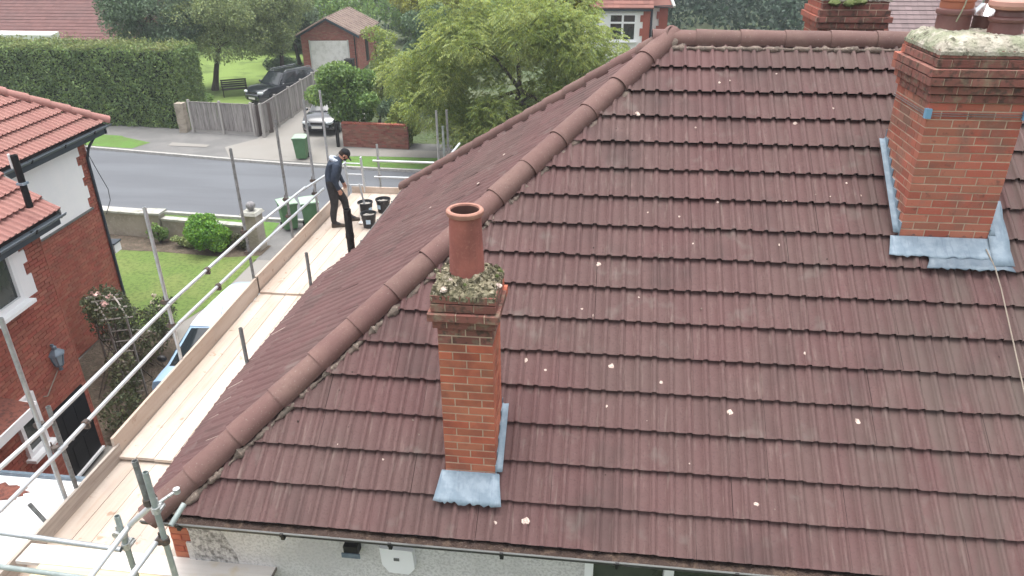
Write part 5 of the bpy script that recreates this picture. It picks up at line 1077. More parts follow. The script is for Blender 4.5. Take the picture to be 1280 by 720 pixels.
def trunk(parent, base, top, r0, lobes, rng, m='bark', nb=8, bend=.3):
    mb = MB(); b, t = V3(base), V3(top); pts = [b.lerp(t, k / 6) + V3((rng.uniform(-1, 1) * bend * .2, rng.uniform(-1, 1) * bend * .2, 0)) * (k / 6) for k in range(7)]
    mb.path(pts, [r0 * (1.25 if k == 0 else 1) * (1 - .1 * k) for k in range(7)], 9)
    for l in lobes[1:1 + nb]:
        s = pts[int(rng.integers(3, 7))]; e_ = V3(l[:3]); md = s.lerp(e_, .5) + V3((0, 0, .12 * (e_ - s).length)); r = r0 * .42; mb.path([s, s.lerp(md, .5) + V3((0, 0, .04)), md, md.lerp(e_, .6), e_], [r, r * .8, r * .6, r * .42, r * .2], 6)
    part(mb, 'trunk', m, parent, smooth=50)
def tree(name, label, cat, base, c, r, n, lsz, m, seed, k=14, r0=.16, group=None, droop=.25, spray=False, asp=.5, shell=.55, f=(.28, .46), tr=True, extra=None):
    rng = np.random.default_rng(seed); t = thing(name, label, cat, (base[0], base[1], 0), 0, group, local=False)
    lobes = make_lobes(c, r, k, rng, f); P, O = crown_pts(lobes, n, rng, shell)
    if spray: Vv, F = sprays(P, O, lsz * 2.8, 5, lsz, rng, .6)
    else: Vv, F = leaf_quads(P, lsz, rng, droop, asp, O)
    if not spray: pass
    keep = np.repeat((Vv.reshape(-1, 4, 3)[:, :, 2].min(1) > .05), 1); F = F[keep]
    link('crown', npmesh('crown', Vv, F, m), t)
    if extra:
        P, O = crown_pts(lobes, extra[1], rng, .85); P = P[(P[:, 2] > c[2])]; Vv, F = leaf_quads(P, extra[2], rng, 0, .5); link('crown', npmesh('crown', Vv, F, extra[0]), t)
    if tr: trunk(t, base, (c[0], c[1], c[2] - r[2] * .1), r0, lobes, rng)
    return t
# the big light green tree over the far verge
tree('ash_tree', 'large light green tree with drooping leaf sprays beyond the tiled roof', 'tree', (-1.4, 27.0, 0), (.25, 26.6, 3.6), (5.7, 3.4, 4.3), 19000, .125, 'leaf_light', 21, k=54, r0=.24, spray=True, shell=.72, f=(.15, .30), extra=('leaf_yellow', 1200, .12))
tree('yellow_tree', 'yellow leaved tree top beside the white house', 'tree', (1.8, 30.5, 0), (1.7, 30.5, 6.3), (2.0, 1.4, 1.3), 8000, .14, 'leaf_yellow', 22, k=10, r0=.07)
tree('golden_shrub_tree', 'golden yellow leafy tree behind the garage roof', 'tree', (-8.5, 53, 0), (-9.6, 53, 4.6), (3.4, 2, 1.7), 9000, .2, 'leaf_yellow', 23, k=12)
tree('dark_tree', 'dark green tree between the garage and the large light green tree', 'tree', (-6.0, 37, 0), (-5.4, 36.5, 3.6), (2.1, 2, 3.4), 16000, .17, 'leaf_dark', 24, k=14)
tree('thin_tree', 'pale leafy tree hiding the corner of the brick garage', 'tree', (-8.0, 33, 0), (-7.6, 33.2, 2.6), (1.2, 1.2, 2.6), 5500, .15, 'leaf_light', 29, k=10, r0=.07)
tree('small_round_tree', 'small rounded green tree beside the brown brick garden wall', 'tree', (-7.6, 28.75, 0), (-8.1, 28.9, 2.45), (1.85, 1.2, 1.5), 13000, .17, 'leaf_mid', 25, k=13, r0=.10, droop=.5)
tree('broad_tree', 'grey green broad tree over the lawn with the bench', 'tree', (-20.9, 40.5, 0), (-19.9, 40.5, 4.1), (4.0, 3.0, 2.3), 34000, .15, 'leaf_grey', 26, k=26, r0=.2, droop=.5)
tree('weeping_tree', 'darker grey green tree at the end of the tall hedge', 'tree', (-23.4, 39, 0), (-23.0, 38.5, 5.0), (3.0, 3, 2.6), 24000, .16, 'leaf_dark', 27, k=20, r0=.2, droop=.5)
tree('tall_tree', 'tall green tree beside the black estate car', 'tree', (-17.6, 43.5, 0), (-17.0, 42.8, 4.5), (2.7, 2.4, 2.8), 22000, .17, 'leaf_grey', 28, k=16, r0=.16, droop=.4)
tree('conifer', 'dark evergreen between the tall tree and the garage', 'tree', (-19, 50, 0), (-19.4, 50, 3.6), (2.4, 2, 3.6), 15000, .2, 'leaf_dark', 31, k=14)
def bush(name, label, base, r, n, lsz, m, seed, z=None, k=9, cat='bush', group=None, tr=.03):
    rng = np.random.default_rng(seed); t = thing(name, label, cat, (base[0], base[1], 0), 0, group, local=False); c = (base[0], base[1], (z if z is not None else r[2] * .95))
    lobes = make_lobes(c, r, k, rng, (.35, .5)); P, O = crown_pts(lobes, n, rng, .5); P = P[P[:, 2] > .03]; O = O[:len(P)]; Vv, F = leaf_quads(P, lsz, rng, .1, .55, None); link('foliage', npmesh('foliage', Vv, F, m), t); mb = MB()
    for l in lobes[:7]: mb.path([(base[0], base[1], 0), ((base[0] + l[0]) / 2, (base[1] + l[1]) / 2, l[2] * .6), l[:3]], [tr, tr * .7, tr * .4], 5)
    part(mb, 'stems', 'bark', t); return t
bush('rounded_shrub', 'bright green rounded shrub in the bed against the garden wall', (-8.55, 16.05), (.92, .62, .70), 9000, .085, 'leaf_shrub', 41)
bush('ivy_clump', 'small patch of ivy growing on the garden wall by the cap', (-10.75, 16.55), (.42, .16, .42), 1500, .06, 'leaf_mid', 42)
bush('low_plant', 'low dark plant in the bed beside the bright shrub', (-9.75, 16.3), (.45, .25, .24), 1200, .07, 'leaf_grey', 43)
bush('dry_plant', 'dry twiggy plant between the bright shrub and the ball pillar', (-7.75, 16.35), (.42, .3, .36), 1500, .06, 'leaf_rose', 44)
bush('verge_shrub', 'low green shrub on the near verge beyond the buckets', (-4.2, 21.1 - 3.2), (1.3, .6, .65), 4500, .09, 'leaf_mid', 45)
bush('corner_shrub', 'green shrub seen past the rails at the far end of the scaffold', (-2.6, 18.2), (1.2, .7, .75), 4500, .09, 'leaf_shrub', 46)
bush('lawn_bush', 'dark bush behind the bench near the estate car', (-18.0, 44.0), (1.3, 1, .9), 5000, .13, 'leaf_dark', 47)
bush('hedge_corner_bush', 'green bush between the broad tree trunk and the grey fence', (-19.3, 35.0), (1.1, .8, .75), 4500, .12, 'leaf_mid', 48)
bush('fence_bush', 'low weeds at the foot of the lawn behind the fence', (-17.9, 33.2), (.8, 1.0, .5), 3000, .1, 'leaf_mid', 49)
bush('wall_bush', 'green shrub spilling over the brown brick wall', (-5.5, 28.8), (1.1, .6, 1.1), 5500, .13, 'leaf_light', 50)
bush('drive_bush', 'dark bush on the drive behind the small rounded tree', (-6.6, 31.6), (1.0, .9, 1.1), 4000, .13, 'leaf_dark', 51)
# tall clipped hedge
hg = thing('tall_hedge', 'tall clipped green hedge along the far pavement', 'hedge', (-24, 31.5, 0), 0, local=False)
def hz(x): return 3.98 + .0 * x
rng = np.random.default_rng(77); Hx0, Hx1, Hy0, Hy1 = -36.0, -17.45, 30.75, 33.0
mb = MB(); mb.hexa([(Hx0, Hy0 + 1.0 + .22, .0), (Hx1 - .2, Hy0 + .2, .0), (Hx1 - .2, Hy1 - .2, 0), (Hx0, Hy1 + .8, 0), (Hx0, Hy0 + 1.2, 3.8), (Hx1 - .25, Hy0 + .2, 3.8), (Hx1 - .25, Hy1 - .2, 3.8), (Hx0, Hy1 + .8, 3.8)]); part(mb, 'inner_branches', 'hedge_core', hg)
n = 30000; x = rng.uniform(Hx0, Hx1, n); z = rng.uniform(.02, 3.95, n); skew = (Hx1 - x) / (Hx1 - Hx0)
y = Hy0 + skew * 1.0 + rng.normal(0, .05, n) + .07 * np.sin(x * 2.1) * np.sin(z * 2.7) + .05 * np.sin(x * 5.3 + z * 4) + .06
V1, F1 = leaf_quads(np.c_[x, y, z], .15, rng, .15, .5)
n2 = 7000; y2 = rng.uniform(Hy0, Hy1, n2); z2 = rng.uniform(0, 3.95, n2); V2, F2 = leaf_quads(np.c_[Hx1 + rng.normal(0, .07, n2), y2, z2], .15, rng, .15, .5)
link('leaves', npmesh('leaves', np.concatenate([V1, V2]), np.concatenate([F1, F2 + len(V1)]), 'hedge'), hg)
n3 = 15000; x3 = rng.uniform(Hx0, Hx1, n3); y3 = Hy0 + (Hx1 - x3) / (Hx1 - Hx0) + rng.uniform(-.08, 2.3, n3); z3 = 3.92 + rng.gamma(1.3, .07, n3) + .06 * np.sin(x3 * 1.7) + .04 * np.sin(x3 * 4.3)
V3_, F3 = leaf_quads(np.c_[x3, y3, z3], .14, rng, -.5, .42); link('top_shoots', npmesh('top_shoots', V3_, F3, 'hedge_top'), hg)
# far woods that read as one mass
rng = np.random.default_rng(5); lobes = []
for k in range(150):
    x = rng.uniform(-85, 75); y = rng.uniform(68, 96) ; lobes.append((x, y, rng.uniform(2.0, 6.5), rng.uniform(2.5, 5), rng.uniform(2.5, 4), rng.uniform(2.5, 4.5)))
for k in range(26): lobes.append((rng.uniform(4, 19), rng.uniform(52, 62), rng.uniform(1.5, 5.0), rng.uniform(2.0, 3.2), 2.4, rng.uniform(2.2, 3.4)))
P, O = crown_pts(lobes, 90000, rng, .7); P = P[P[:, 2] > 0]; Vv, F = leaf_quads(P, .42, rng, .1, .6); w_ = link('distant_woods', npmesh('distant_woods', Vv, F, 'leaf_bluish'), kind='stuff')
tag(w_, 'dark distant woods across the top of the view', 'woods')
lobes = [(rng.uniform(-34, -5), rng.uniform(56, 64), rng.uniform(1.5, 4.5), rng.uniform(2.0, 3.0), 2.4, rng.uniform(2.0, 3.0)) for k in range(26)]
P, O = crown_pts(lobes, 30000, rng, .7); P = P[P[:, 2] > 0]; Vv, F = leaf_quads(P, .3, rng, .1, .6); w_ = link('garden_thicket', npmesh('garden_thicket', Vv, F, 'leaf_mid'), kind='stuff'); tag(w_, 'tangled green thicket behind the garage and lawn', 'thicket')
# rose arch against the neighbour's wall
ra = thing('rose_arch', 'wooden rose arch covered in climbing roses beside the driveway', 'trellis', (-6.6, 8.4, 0), 0, local=False)
def ladderpost(px, py, ang, hgt):
    mb = MB(); c, s = math.cos(ang), math.sin(ang)
    for o in (-.19, .19): mb.box((px + o * c, py + o * s, hgt / 2), (.035, .035, hgt))
    part(mb, 'upright', 'trellis', ra)
    for k in range(int(hgt / .26)): z = .2 + k * .26; mb = MB(); mb.tube((px - .19 * c, py - .19 * s, z), (px + .19 * c, py + .19 * s, z), .014, n=5); part(mb, 'rung', 'trellis', ra)
ladderpost(-6.35, 8.05, R(20), 2.05); ladderpost(-7.35, 8.9, R(20), 2.05)
for k in range(6): 
    t_ = k / 5; mb = MB(); q = V3((-6.35, 8.05, 2.05)).lerp(V3((-7.35, 8.9, 2.05)), t_) + V3((0, 0, .25 * math.sin(math.pi * t_))); mb.tube(q + V3((-.30, -.12, 0)), q + V3((.30, .12, 0)), .02, n=5); part(mb, 'cross_bar', 'trellis', ra)
for o in (-.19, .19): mb = MB(); mb.path([V3((-6.35 + o, 8.05 + o * .36, 2.05)).lerp(V3((-7.35 + o, 8.9 + o * .36, 2.05)), k / 8) + V3((0, 0, .25 * math.sin(math.pi * k / 8))) for k in range(9)], .022, 5); part(mb, 'arch_rail', 'trellis', ra)
rng = np.random.default_rng(61); lob = [(-7.1, 8.8, 1.9, .55, .5, .4), (-7.5, 9.3, 1.4, .5, .5, .8), (-6.5, 8.2, 2.1, .45, .4, .25), (-6.2, 7.6, .9, .32, .4, .7), (-5.95, 6.95, .5, .4, .5, .5), (-6.9, 8.5, 2.25, .5, .4, .2), (-6.9, 9.5, .8, .5, .8, .7), (-6.6, 9.9, 1.2, .3, .5, .4)]
P, O = crown_pts(lob, 6500, rng, .4); P = P[P[:, 2] > .02]; Vv, F = leaf_quads(P, .075, rng, .2, .6); link('foliage', npmesh('foliage', Vv, F, 'leaf_rose'), ra)
mb = MB()
for k in range(22): l = lob[k % len(lob)]; mb.path([(-6.9 + jit(.6), 8.6 + jit(.8), 0), (l[0] + jit(.3), l[1] + jit(.3), l[2] * .6), (l[0] + jit(.4), l[1] + jit(.4), l[2] + jit(.2))], [.014, .010, .005], 5)
part(mb, 'stems', 'bark', ra)
def blossoms(cs, m, n, r):
    Vv, Fs = [], []; 
    for c in cs:
        C = np.array(c) + rng.normal(size=(n, 3)) * r; a, b = leaf_quads(C, .07, rng, 0, .9); Fs.append(b + sum(len(v) for v in Vv)); Vv.append(a)
    return npmesh('blossom', np.concatenate(Vv), np.concatenate(Fs), m)
for cs in [(-6.95, 8.45, 2.4), (-6.75, 8.5, 2.33), (-7.15, 8.6, 2.3), (-6.6, 8.15, 2.35)]: link('blossom', blossoms([cs], 'petal_pink', 14, .035), ra)
rb = bush('white_rose', 'straggly rose bush with white flowers at the lawn edge', (-7.3, 10.7), (.45, .35, .5), 700, .06, 'leaf_mid', 63, k=5)
for q in ((193, 370), (200, 385), (191, 378)): g_ = G(q[0], q[1], .95); link('blossom', blossoms([tuple(g_)], 'petal', 14, .03), rb)

# ================================================================== GARDEN WALLS AND GATE PILLARS
gw = thing('garden_wall', 'low pale concrete garden wall with flat coping beside the lawn', 'wall', (-11, 16.9, 0), 0, local=False)
def wallrun(a, b, h, th, parent, m='gwall', cm='coping', blk=.6):
    a, b = V3((*a, 0)), V3((*b, 0)); d = (b - a).normalized(); L = (b - a).length; n = V3((-d.y, d.x, 0))
    mb = MB(); mb.box((L / 2, 0, h / 2), (L, th, h), frame(a, d, n, (0, 0, 1))); part(mb, 'wall', m, parent)
    k = 0
    while k < L - .05: l = min(blk, L - k); mb = MB(); mb.box((k + l / 2, 0, h + .035), (l - .012, th + .07, .07), frame(a, d, n, (0, 0, 1)) @ Matrix.Translation((0, jit(.005), jit(.003)))); part(mb, 'coping_stone', cm, parent); k += blk
wallrun((-20, 18.0), (-11.35, 17.05), .82, .2, gw); wallrun((-10.75, 16.98), (-7.6, 16.6), .70, .2, gw)
mb = MB(); mb.box((-11.05, 17.0, .45), (.52, .36, .9), None); part(mb, 'pier', 'gwall', gw); mb = MB(); mb.box((-11.05, 17.0, .94), (.66, .48, .07)); part(mb, 'pier_cap', 'coping', gw)
def pillar(label, x, y, s=.44):
    t = thing('gate_pillar', label, 'pillar', (x, y, 0), R(-5), 'concrete gate pillars beside the driveway')
    for k in range(5): mb = MB(); mb.box((0, 0, .125 + k * .245), (s + jit(.006), s + jit(.006), .238)); part(mb, 'stone', 'gwall', t)
    mb = MB(); mb.box((0, 0, .6), (s - .03, s - .03, 1.2)); part(mb, 'core', 'pointing', t)
    mb = MB(); mb.hexa([(-.29, -.29, 1.235), (.29, -.29, 1.235), (.29, .29, 1.235), (-.29, .29, 1.235), (-.24, -.24, 1.33), (.24, -.24, 1.33), (.24, .24, 1.33), (-.24, .24, 1.33)]); part(mb, 'cap', 'coping', t)
    return t
pillar('concrete gate pillar topped by a round stone ball', -7.30, 16.45)
mb = MB(); mb.lathe([(.001, -.15), (.07, -.14), (.075, -.11), (.10, -.095), (.14, -.03), (.15, .03), (.13, .09), (.08, .135), (.001, .155)], (-7.30, 16.45, 1.48), 18); solo(mb, 'stone_ball', 'ball', 'round grey stone ball on the gate pillar', 'ball', smooth=60)
pb = MB(); pb.box((0, 0, .11), (.45, .9, .22)); pb.box((0, .0, .24), (.4, .8, .04)); solo(pb, 'edging_block', 'concrete', 'low concrete block beside the bins at the gate', 'block', loc=(-5.9, 17.6, .015))
# far side: fence, stone pillar, gate, brown brick wall
def fence(label, a, b, h, nb, dark=0):
    t = thing('fence', label, 'fence', (a[0], a[1], 0), 0, local=False); A, B = V3((*a, 0)), V3((*b, 0)); d = (B - A).normalized(); L = (B - A).length; n = V3((-d.y, d.x, 0)); F0 = frame(A, d, n, (0, 0, 1))
    mb = MB(); mb.box((L / 2, .06, .13), (L, .06, .26), F0); part(mb, 'gravel_board', 'fence_post', t)
    k = 0; i = 0
    while k < L: bw = .125; mb = MB(); mb.box((k + bw / 2, jit(.006), .26 + (h - .26) / 2 + jit(.012)), (bw - .012, .022, h - .26), F0 @ Matrix.Rotation(jit(.008), 4, 'Y')); part(mb, 'board', 'fence', t); k += bw
    for q in range(nb + 1): mb = MB(); mb.box((L * q / nb, -.02, (h + .12) / 2), (.10, .11, h + .12), F0); part(mb, 'post', 'fence_post', t)
    for z in (.5, h - .2): mb = MB(); mb.box((L / 2, .045, z), (L, .04, .08), F0); part(mb, 'rail', 'fence', t)
    mb = MB(); mb.box((L / 2, 0, h + .012), (L, .06, .03), F0); part(mb, 'capping', 'fence', t)
    return t
fence('grey boarded fence facing the road between stone pillar and gate', (-16.75, 30.1), (-13.35, 29.75), 1.62, 2)
fence('grey boarded fence running back from the road beside the driveway', (-12.75, 29.4), (-13.3, 39.5), 1.66, 5)
sp_ = MB(); 
sp = thing('stone_pillar', 'pale stone pillar at the end of the tall hedge', 'pillar', (-17.25, 30.15, 0), .05)
for k in range(6): mb = MB(); mb.box((jit(.01), jit(.01), .13 + .26 * k), (.42 + jit(.02), .40, .25)); part(mb, 'stone', 'stone', sp)
gt = thing('open_gate', 'dark brown ledged gate standing open beside the grey fence', 'gate', (-13.15, 29.6, 0), R(62))
for k in range(8): mb = MB(); mb.box((.1 + k * .115, 0, .85), (.105, .025, 1.5)); part(mb, 'board', 'fence_dark', gt)
for z in (.3, 1.4): mb = MB(); mb.box((.5, .03, z), (.95, .04, .09)); part(mb, 'rail', 'fence_dark', gt)
mb = MB(); mb.box((.0, 0, .85), (.11, .11, 1.72)); part(mb, 'post', 'fence', gt)
bw = thing('brown_brick_wall', 'low brown brick garden wall beside the small rounded tree', 'wall', (-6.8, 28.1, 0), 0, local=False)
mb = MB(); mb.box((1.6, .12, .56), (3.15, .2, 1.1), frame((-8.35, 28.25, 0), V3((1, -.08, 0)).normalized(), V3((.08, 1, 0)).normalized(), (0, 0, 1))); part(mb, 'wall', 'pointing_n', bw)
Tb = frame((-8.35, 28.25 + .01, .1), V3((1, -.08, 0)).normalized(), V3((-.08, -1, 0)).normalized(), (0, 0, 1)); lay(brick_rows(3.2, 0, 1.05), Tb, 'wallbrick', bw, limit=0, jitter=.005)
k = 0
while k < 3.1: mb = MB(); mb.box((k + .055, -.11, 1.10), (.10, .23, .075), Tb @ Matrix.Translation((0, 0, jit(.004)))); part(mb, 'coping_brick', 'brick_n', bw); k += .112
mb = MB(); mb.box((-8.55, 28.15, .62), (.13, .13, 1.24)); solo(mb, 'gate_post', 'black', 'dark gate post at the left end of the brown brick wall', 'post')
# bench on the lawn
bn = thing('garden_bench', 'dark slatted bench on the lawn under the broad tree', 'bench', (-18.75, 38.9, .02), R(28))
for k in range(4): mb = MB(); mb.box((0, -.2 + k * .13, .45), (1.5, .10, .03)); part(mb, 'seat_slat', 'benchwood', bn)
for k in range(4): mb = MB(); mb.box((0, .30 + k * .025, .56 + k * .12), (1.5, .03, .09)); part(mb, 'back_slat', 'benchwood', bn)
for x in (-.68, .68):
    for y, h_ in ((-.2, .62), (.28, .95)): mb = MB(); mb.box((x, y, h_ / 2), (.06, .06, h_)); part(mb, 'leg', 'benchwood', bn)
    mb = MB(); mb.box((x, .04, .64), (.07, .55, .04)); part(mb, 'armrest', 'benchwood', bn)

# ================================================================== FAR BUILDINGS
def strips(parent, T, w_, L, gg, m, name='roof', th=.03, tw=.33, wave=.0):
    """rows of tiles as real stepped courses; T: x along eave, y up slope, z out"""
    mb = MB(); j = 0
    while j * gg < L:
        i = 0
        while i * tw < w_: a, b = i * tw, min((i + 1) * tw, w_) - .012; z = jit(.004); mb.add([T @ V3(q) for q in ((a, j * gg, th + z), (b, j * gg, th + z), (b, (j + 1) * gg + .02, .006), (a, (j + 1) * gg + .02, .006), (a, j * gg, 0), (b, j * gg, 0), (b - .04, (j + .5) * gg, th * .5 + z + wave), (a + tw * .55, (j + .5) * gg, th * .5 + z))], [(0, 1, 2, 3), (4, 5, 1, 0)]); i += 1
        j += 1
    return part(mb, name, m, parent, kind='stuff')
def ux(v): return V3(v).normalized()
# white house with red roof
wh = thing('white_house', 'white rendered house with brick corners glimpsed past the big tree', 'house', (5, 42, 0), 0, local=False)
mb = MB(); mb.box((4.05, 44.0, 2.55), (3.4, 8, 5.1)); mb.box((6.15, 46.0, 2.55), (1.7, 8, 5.1)); part(mb, 'wall', 'white_render', wh)
mb = MB(); mb.prism([(5.60, .2), (6.02, .2), (6.02, 5.08), (5.66, 5.08), (5.66, 4.7), (5.5, 4.7), (5.5, 4.35), (5.66, 4.35), (5.66, 4.0), (5.5, 4.0), (5.5, 3.6), (5.66, 3.6), (5.66, 3.2), (5.5, 3.2), (5.5, .2)], frame((0, 40, 0), (1, 0, 0), (0, -1, 0), (0, 0, 1)), .05); part(mb, 'brick_corner', 'brick_nj', wh)
mb = MB(); mb.box((5.9, 41.0, 2.5), (.3, 2, 5.0)); part(mb, 'brick_corner', 'brick_nj', wh)
mb = MB(); mb.prism([(6.62, .2), (7.15, .2), (7.15, 5.08), (6.66, 5.08), (6.66, 4.7), (6.52, 4.7), (6.52, 4.3), (6.66, 4.3), (6.66, 3.9), (6.52, 3.9), (6.52, 3.5), (6.62, 3.5)], frame((0, 41.95, 0), (1, 0, 0), (0, -1, 0), (0, 0, 1)), .05); part(mb, 'brick_corner', 'brick_nj', wh)
mb = MB(); mb.tube((6.22, 41.85, 0), (6.22, 41.85, 5.0), .07, n=8); part(mb, 'downpipe', 'fascia_dark', wh)
window(wh, frame((3.75, 39.98, 3.30), (1, 0, 0), (0, -1, 0), (0, 0, 1)), 1.55, 1.5, cols=2, top=.5, fr=.1, sill=.12)
window(wh, frame((3.75, 39.98, .9), (1, 0, 0), (0, -1, 0), (0, 0, 1)), 1.55, 1.4, cols=2, top=.4, fr=.1, sill=.12)
mb = MB(); mb.box((4.1, 39.82, 5.0), (3.9, .14, .14)); mb.box((6.6, 41.7, 5.0), (1.7, .14, .14)); part(mb, 'gutter', 'fascia_dark', wh)
T = frame((2.0, 39.7, 5.1), (1, 0, 0), ux((0, .8, .6)), ux((0, -.6, .8))); strips(wh, T, 4.2, 5.2, .3, 'redtile2')
mb = MB(); mb.add([(2.0, 39.7, 5.06), (6.2, 39.7, 5.06), (6.2, 44, 8.25), (2, 44, 8.25), (6.2, 41.6, 5.06), (7.45, 41.6, 4.95), (6.3, 45, 7.6), (7.45, 48, 4.95)], [(0, 1, 2, 3), (4, 5, 6), (5, 7, 6)]); part(mb, 'roof', 'redtile2', wh)
mb = MB(); mb.path([(7.47, 41.58, 5.0), (6.3, 45, 7.68)], .09, 7); part(mb, 'hip_tile', 'fascia_white', wh)
# big brown roof behind the hedge
bh = thing('bungalow', 'house with a broad plain brown roof behind the tall hedge', 'house', (-42, 48, 0), 0, local=False)
mb = MB(); mb.box((-44, 50, 1.5), (25, 9, 3.0)); part(mb, 'wall', 'garagebrick', bh)
T = frame((-58, 44.6, 2.4), (1, 0, 0), ux((0, .84, .54)), ux((0, -.54, .84))); strips(bh, T, 28.6, 9.0, .34, 'browntile')
mb = MB(); mb.add([(-58, 44.6, 2.37), (-29.4, 44.6, 2.37), (-29.4, 52.2, 7.2), (-58, 52.2, 7.2), (-29.4, 59.6, 2.37)], [(0, 1, 2, 3), (1, 4, 2)]); part(mb, 'roof', 'browntile', bh)
mb = MB(); mb.hexa([(-58, 43.6, 2.1), (-32.9, 42.6, 2.1), (-32.9, 43.5, 2.1), (-58, 44.5, 2.1), (-58, 43.6, 2.95), (-32.9, 42.6, 2.98), (-32.9, 43.5, 3.1), (-58, 44.5, 3.1)]); part(mb, 'white_fascia', 'fascia_white', bh)
# brick garage with white door
ga = thing('brick_garage', 'brick garage with white panelled up-and-over door and ridged tile roof', 'garage', (-15.6, 47.4, 0), R(5), local=True)
mb = MB(); gwid, gd, gh, gp = 3.9, 6.5, 2.58, 3.60; hw = gwid / 2
mb.add([(-hw, 0, 0), (hw, 0, 0), (hw, 0, gh), (0, 0, gp - .1), (-hw, 0, gh), (-hw, gd, 0), (hw, gd, 0), (hw, gd, gh), (0, gd, gp - .1), (-hw, gd, gh)], [(0, 1, 2, 3, 4), (5, 9, 8, 7, 6), (1, 6, 7, 2), (0, 4, 9, 5)]); wl_ = part(mb, 'wall', 'pointing_n', ga)
rws = [(x - hw, z, l) for x, z, l in brick_rows(gwid, 0, 3.75)]; lay(rws, frame((0, -.012, 0), (1, 0, 0), (0, -1, 0), (0, 0, 1)), 'garagebrick', wl_, limit=0, skip=lambda x, z, l: (abs(x + .0) < 1.30 and z < 2.15) or z > gh + (gp - .15 - gh) * (1 - (abs(x) + l / 2) / hw) - .05)
lay(brick_rows(gd, 0, gh - .05), frame((hw + .012, 0, 0), (0, 1, 0), (1, 0, 0), (0, 0, 1)), 'garagebrick', wl_, limit=0)
dg_ = link('door', MB().box((0, -.05, 1.06), (2.6, .06, 2.12)).mesh('door', 'door_white'), ga)
for k in range(7): mb = MB(); mb.box((0, -.088, .16 + k * .30), (2.52, .03, .275)); part(mb, 'panel', 'door_white', dg_)
for s in (-1, 1): mb = MB(); mb.box((s * 1.35, -.06, 1.08), (.08, .14, 2.16)); part(mb, 'door_frame', 'fascia_white', ga)
for s in (-1, 1):
    sl = math.atan((gp - gh) / hw); T = frame((s * (hw + .25), -.25 if s > 0 else gd + .25, gh - .25 * math.tan(sl)), (0, s * 1.0, 0), (-s * math.cos(sl), 0, math.sin(sl)), (s * math.sin(sl), 0, math.cos(sl)))
    nx = int((gd + .5) / .33)
    for i in range(nx + 1):
        mb = MB(); Ls = (hw + .25) / math.cos(sl)
        mb.hexa([T @ V3(q) for q in ((i * .33, 0, 0), (i * .33 + .315, 0, 0), (i * .33 + .315, Ls, 0), (i * .33, Ls, 0), (i * .33, 0, .05), (i * .33 + .315, 0, .05), (i * .33 + .315, Ls, .05), (i * .33, Ls, .05))])
        if i % 2 == 0: mb.hexa([T @ V3(q) for q in ((i * .33 + .12, 0, .05), (i * .33 + .30, 0, .05), (i * .33 + .30, Ls, .05), (i * .33 + .12, Ls, .05), (i * .33 + .15, 0, .11), (i * .33 + .27, 0, .11), (i * .33 + .27, Ls, .11), (i * .33 + .15, Ls, .11))])
        part(mb, 'roof_tile_column', 'garagetile', ga)
mb = MB(); mb.hexa([(-hw - .28, -.28, gh - .30), (-hw - .28, -.22, gh - .30), (0, -.22, gp - .12), (0, -.28, gp - .12), (-hw - .28, -.28, gh - .12), (-hw - .28, -.22, gh - .12), (0, -.22, gp + .05), (0, -.28, gp + .05)]); mb.hexa([(hw + .28, -.28, gh - .30), (hw + .28, -.22, gh - .30), (0, -.22, gp - .12), (0, -.28, gp - .12), (hw + .28, -.28, gh - .12), (hw + .28, -.22, gh - .12), (0, -.22, gp + .05), (0, -.28, gp + .05)]); part(mb, 'bargeboard', 'fascia_dark', ga)
mb = MB(); mb.tube((hw - .12, -.06, 0), (hw - .12, -.06, gh - .1), .04, n=8); part(mb, 'downpipe', 'black', ga)
mb = MB(); mb.box((hw + .02, 3.0, 1.3), (.05, .9, 2.0)); part(mb, 'side_door', 'black', ga)
# stones and a black bin in front of the garage
mb = MB(); mb.box((0, 0, .5), (.55, .5, 1.0)); mb.box((0, 0, 1.03), (.62, .58, .08)); mb.tube((-.2, .3, .95), (.2, .3, .95), .02); solo(mb, 'black_bin', 'black', 'black bin standing by the white garage door', 'bin', loc=(-13.9, 46.4, 0))
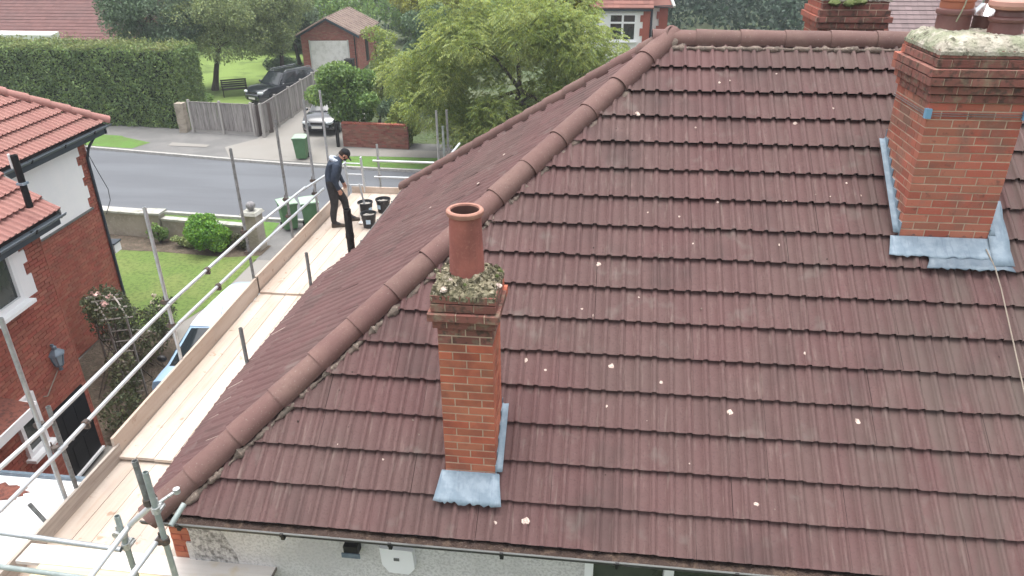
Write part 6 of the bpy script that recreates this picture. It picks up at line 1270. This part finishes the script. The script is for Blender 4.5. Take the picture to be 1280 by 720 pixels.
# grey purple tiled roof across the road at the upper right
fh = thing('far_house', 'house across the road showing only its purple grey tiled roof', 'house', (20, 33, 0), 0, local=False)
mb = MB(); mb.box((23.2, 33.5, 2.3), (14, 7, 4.6)); part(mb, 'wall', 'brick_nj', fh)
T = frame((15.6, 29.3, 4.5), (1, 0, 0), ux((0, .80, .60)), ux((0, -.6, .8))); strips(fh, T, 15, 5.6, .26, 'greytile', tw=.28, th=.035)
mb = MB(); mb.add([(15.6, 29.3, 4.47), (30.6, 29.3, 4.47), (30.6, 33.8, 7.85), (15.6, 33.8, 7.85), (15.6, 38.3, 4.47), (30.6, 38.3, 4.47)], [(0, 1, 2, 3), (3, 2, 5, 4)]); part(mb, 'roof', 'greytile', fh)
mb = MB(); mb.add([(16, 30.2, 0), (16, 37.4, 0), (16, 37.4, 4.9), (16, 33.8, 7.6), (16, 30.2, 4.9)], [(0, 1, 2, 3, 4)]); part(mb, 'gable', 'brick_nj', fh)
# overhead service wires
for q, lab in ((((-9.0, 12.2, 4.9), (-6.5, 24, 5.6), (6, 60, 6.5)), 'overhead wire sagging away from the neighbour house'),):
    pass
mb = MB(); mb.path([PX(*q) for q in ((103, 166, -8.75), (110, 192, -8.72), (121, 212, -8.7), (135, 236, -8.7), (138, 250, -8.75), (133, 268, -8.85))], .009, 5); solo(mb, 'loose_cable', 'wire', 'loose dark cable hanging off the corner of the neighbour house', 'cable')

# ================================================================== AIR
hzm = bpy.data.materials.new('haze'); hzm.use_nodes = True; hn = hzm.node_tree; hn.nodes.clear(); ho = hn.nodes.new('ShaderNodeOutputMaterial'); hv = hn.nodes.new('ShaderNodeVolumePrincipled')
hv.inputs['Color'].default_value = (.80, .86, .93, 1); hv.inputs['Density'].default_value = .0011; hv.inputs['Anisotropy'].default_value = .2; hn.links.new(hv.outputs[0], ho.inputs['Volume'])
HAZE = True
if HAZE:
    mb = MB(); mb.box((0, 240, 5.0), (900, 740, 12.2)); me = mb.mesh('haze', 'wire'); me.materials.clear(); me.materials.append(hzm); o = link('haze', me); o['kind'] = 'stuff'; o['label'] = 'thin pale haze over the whole street'
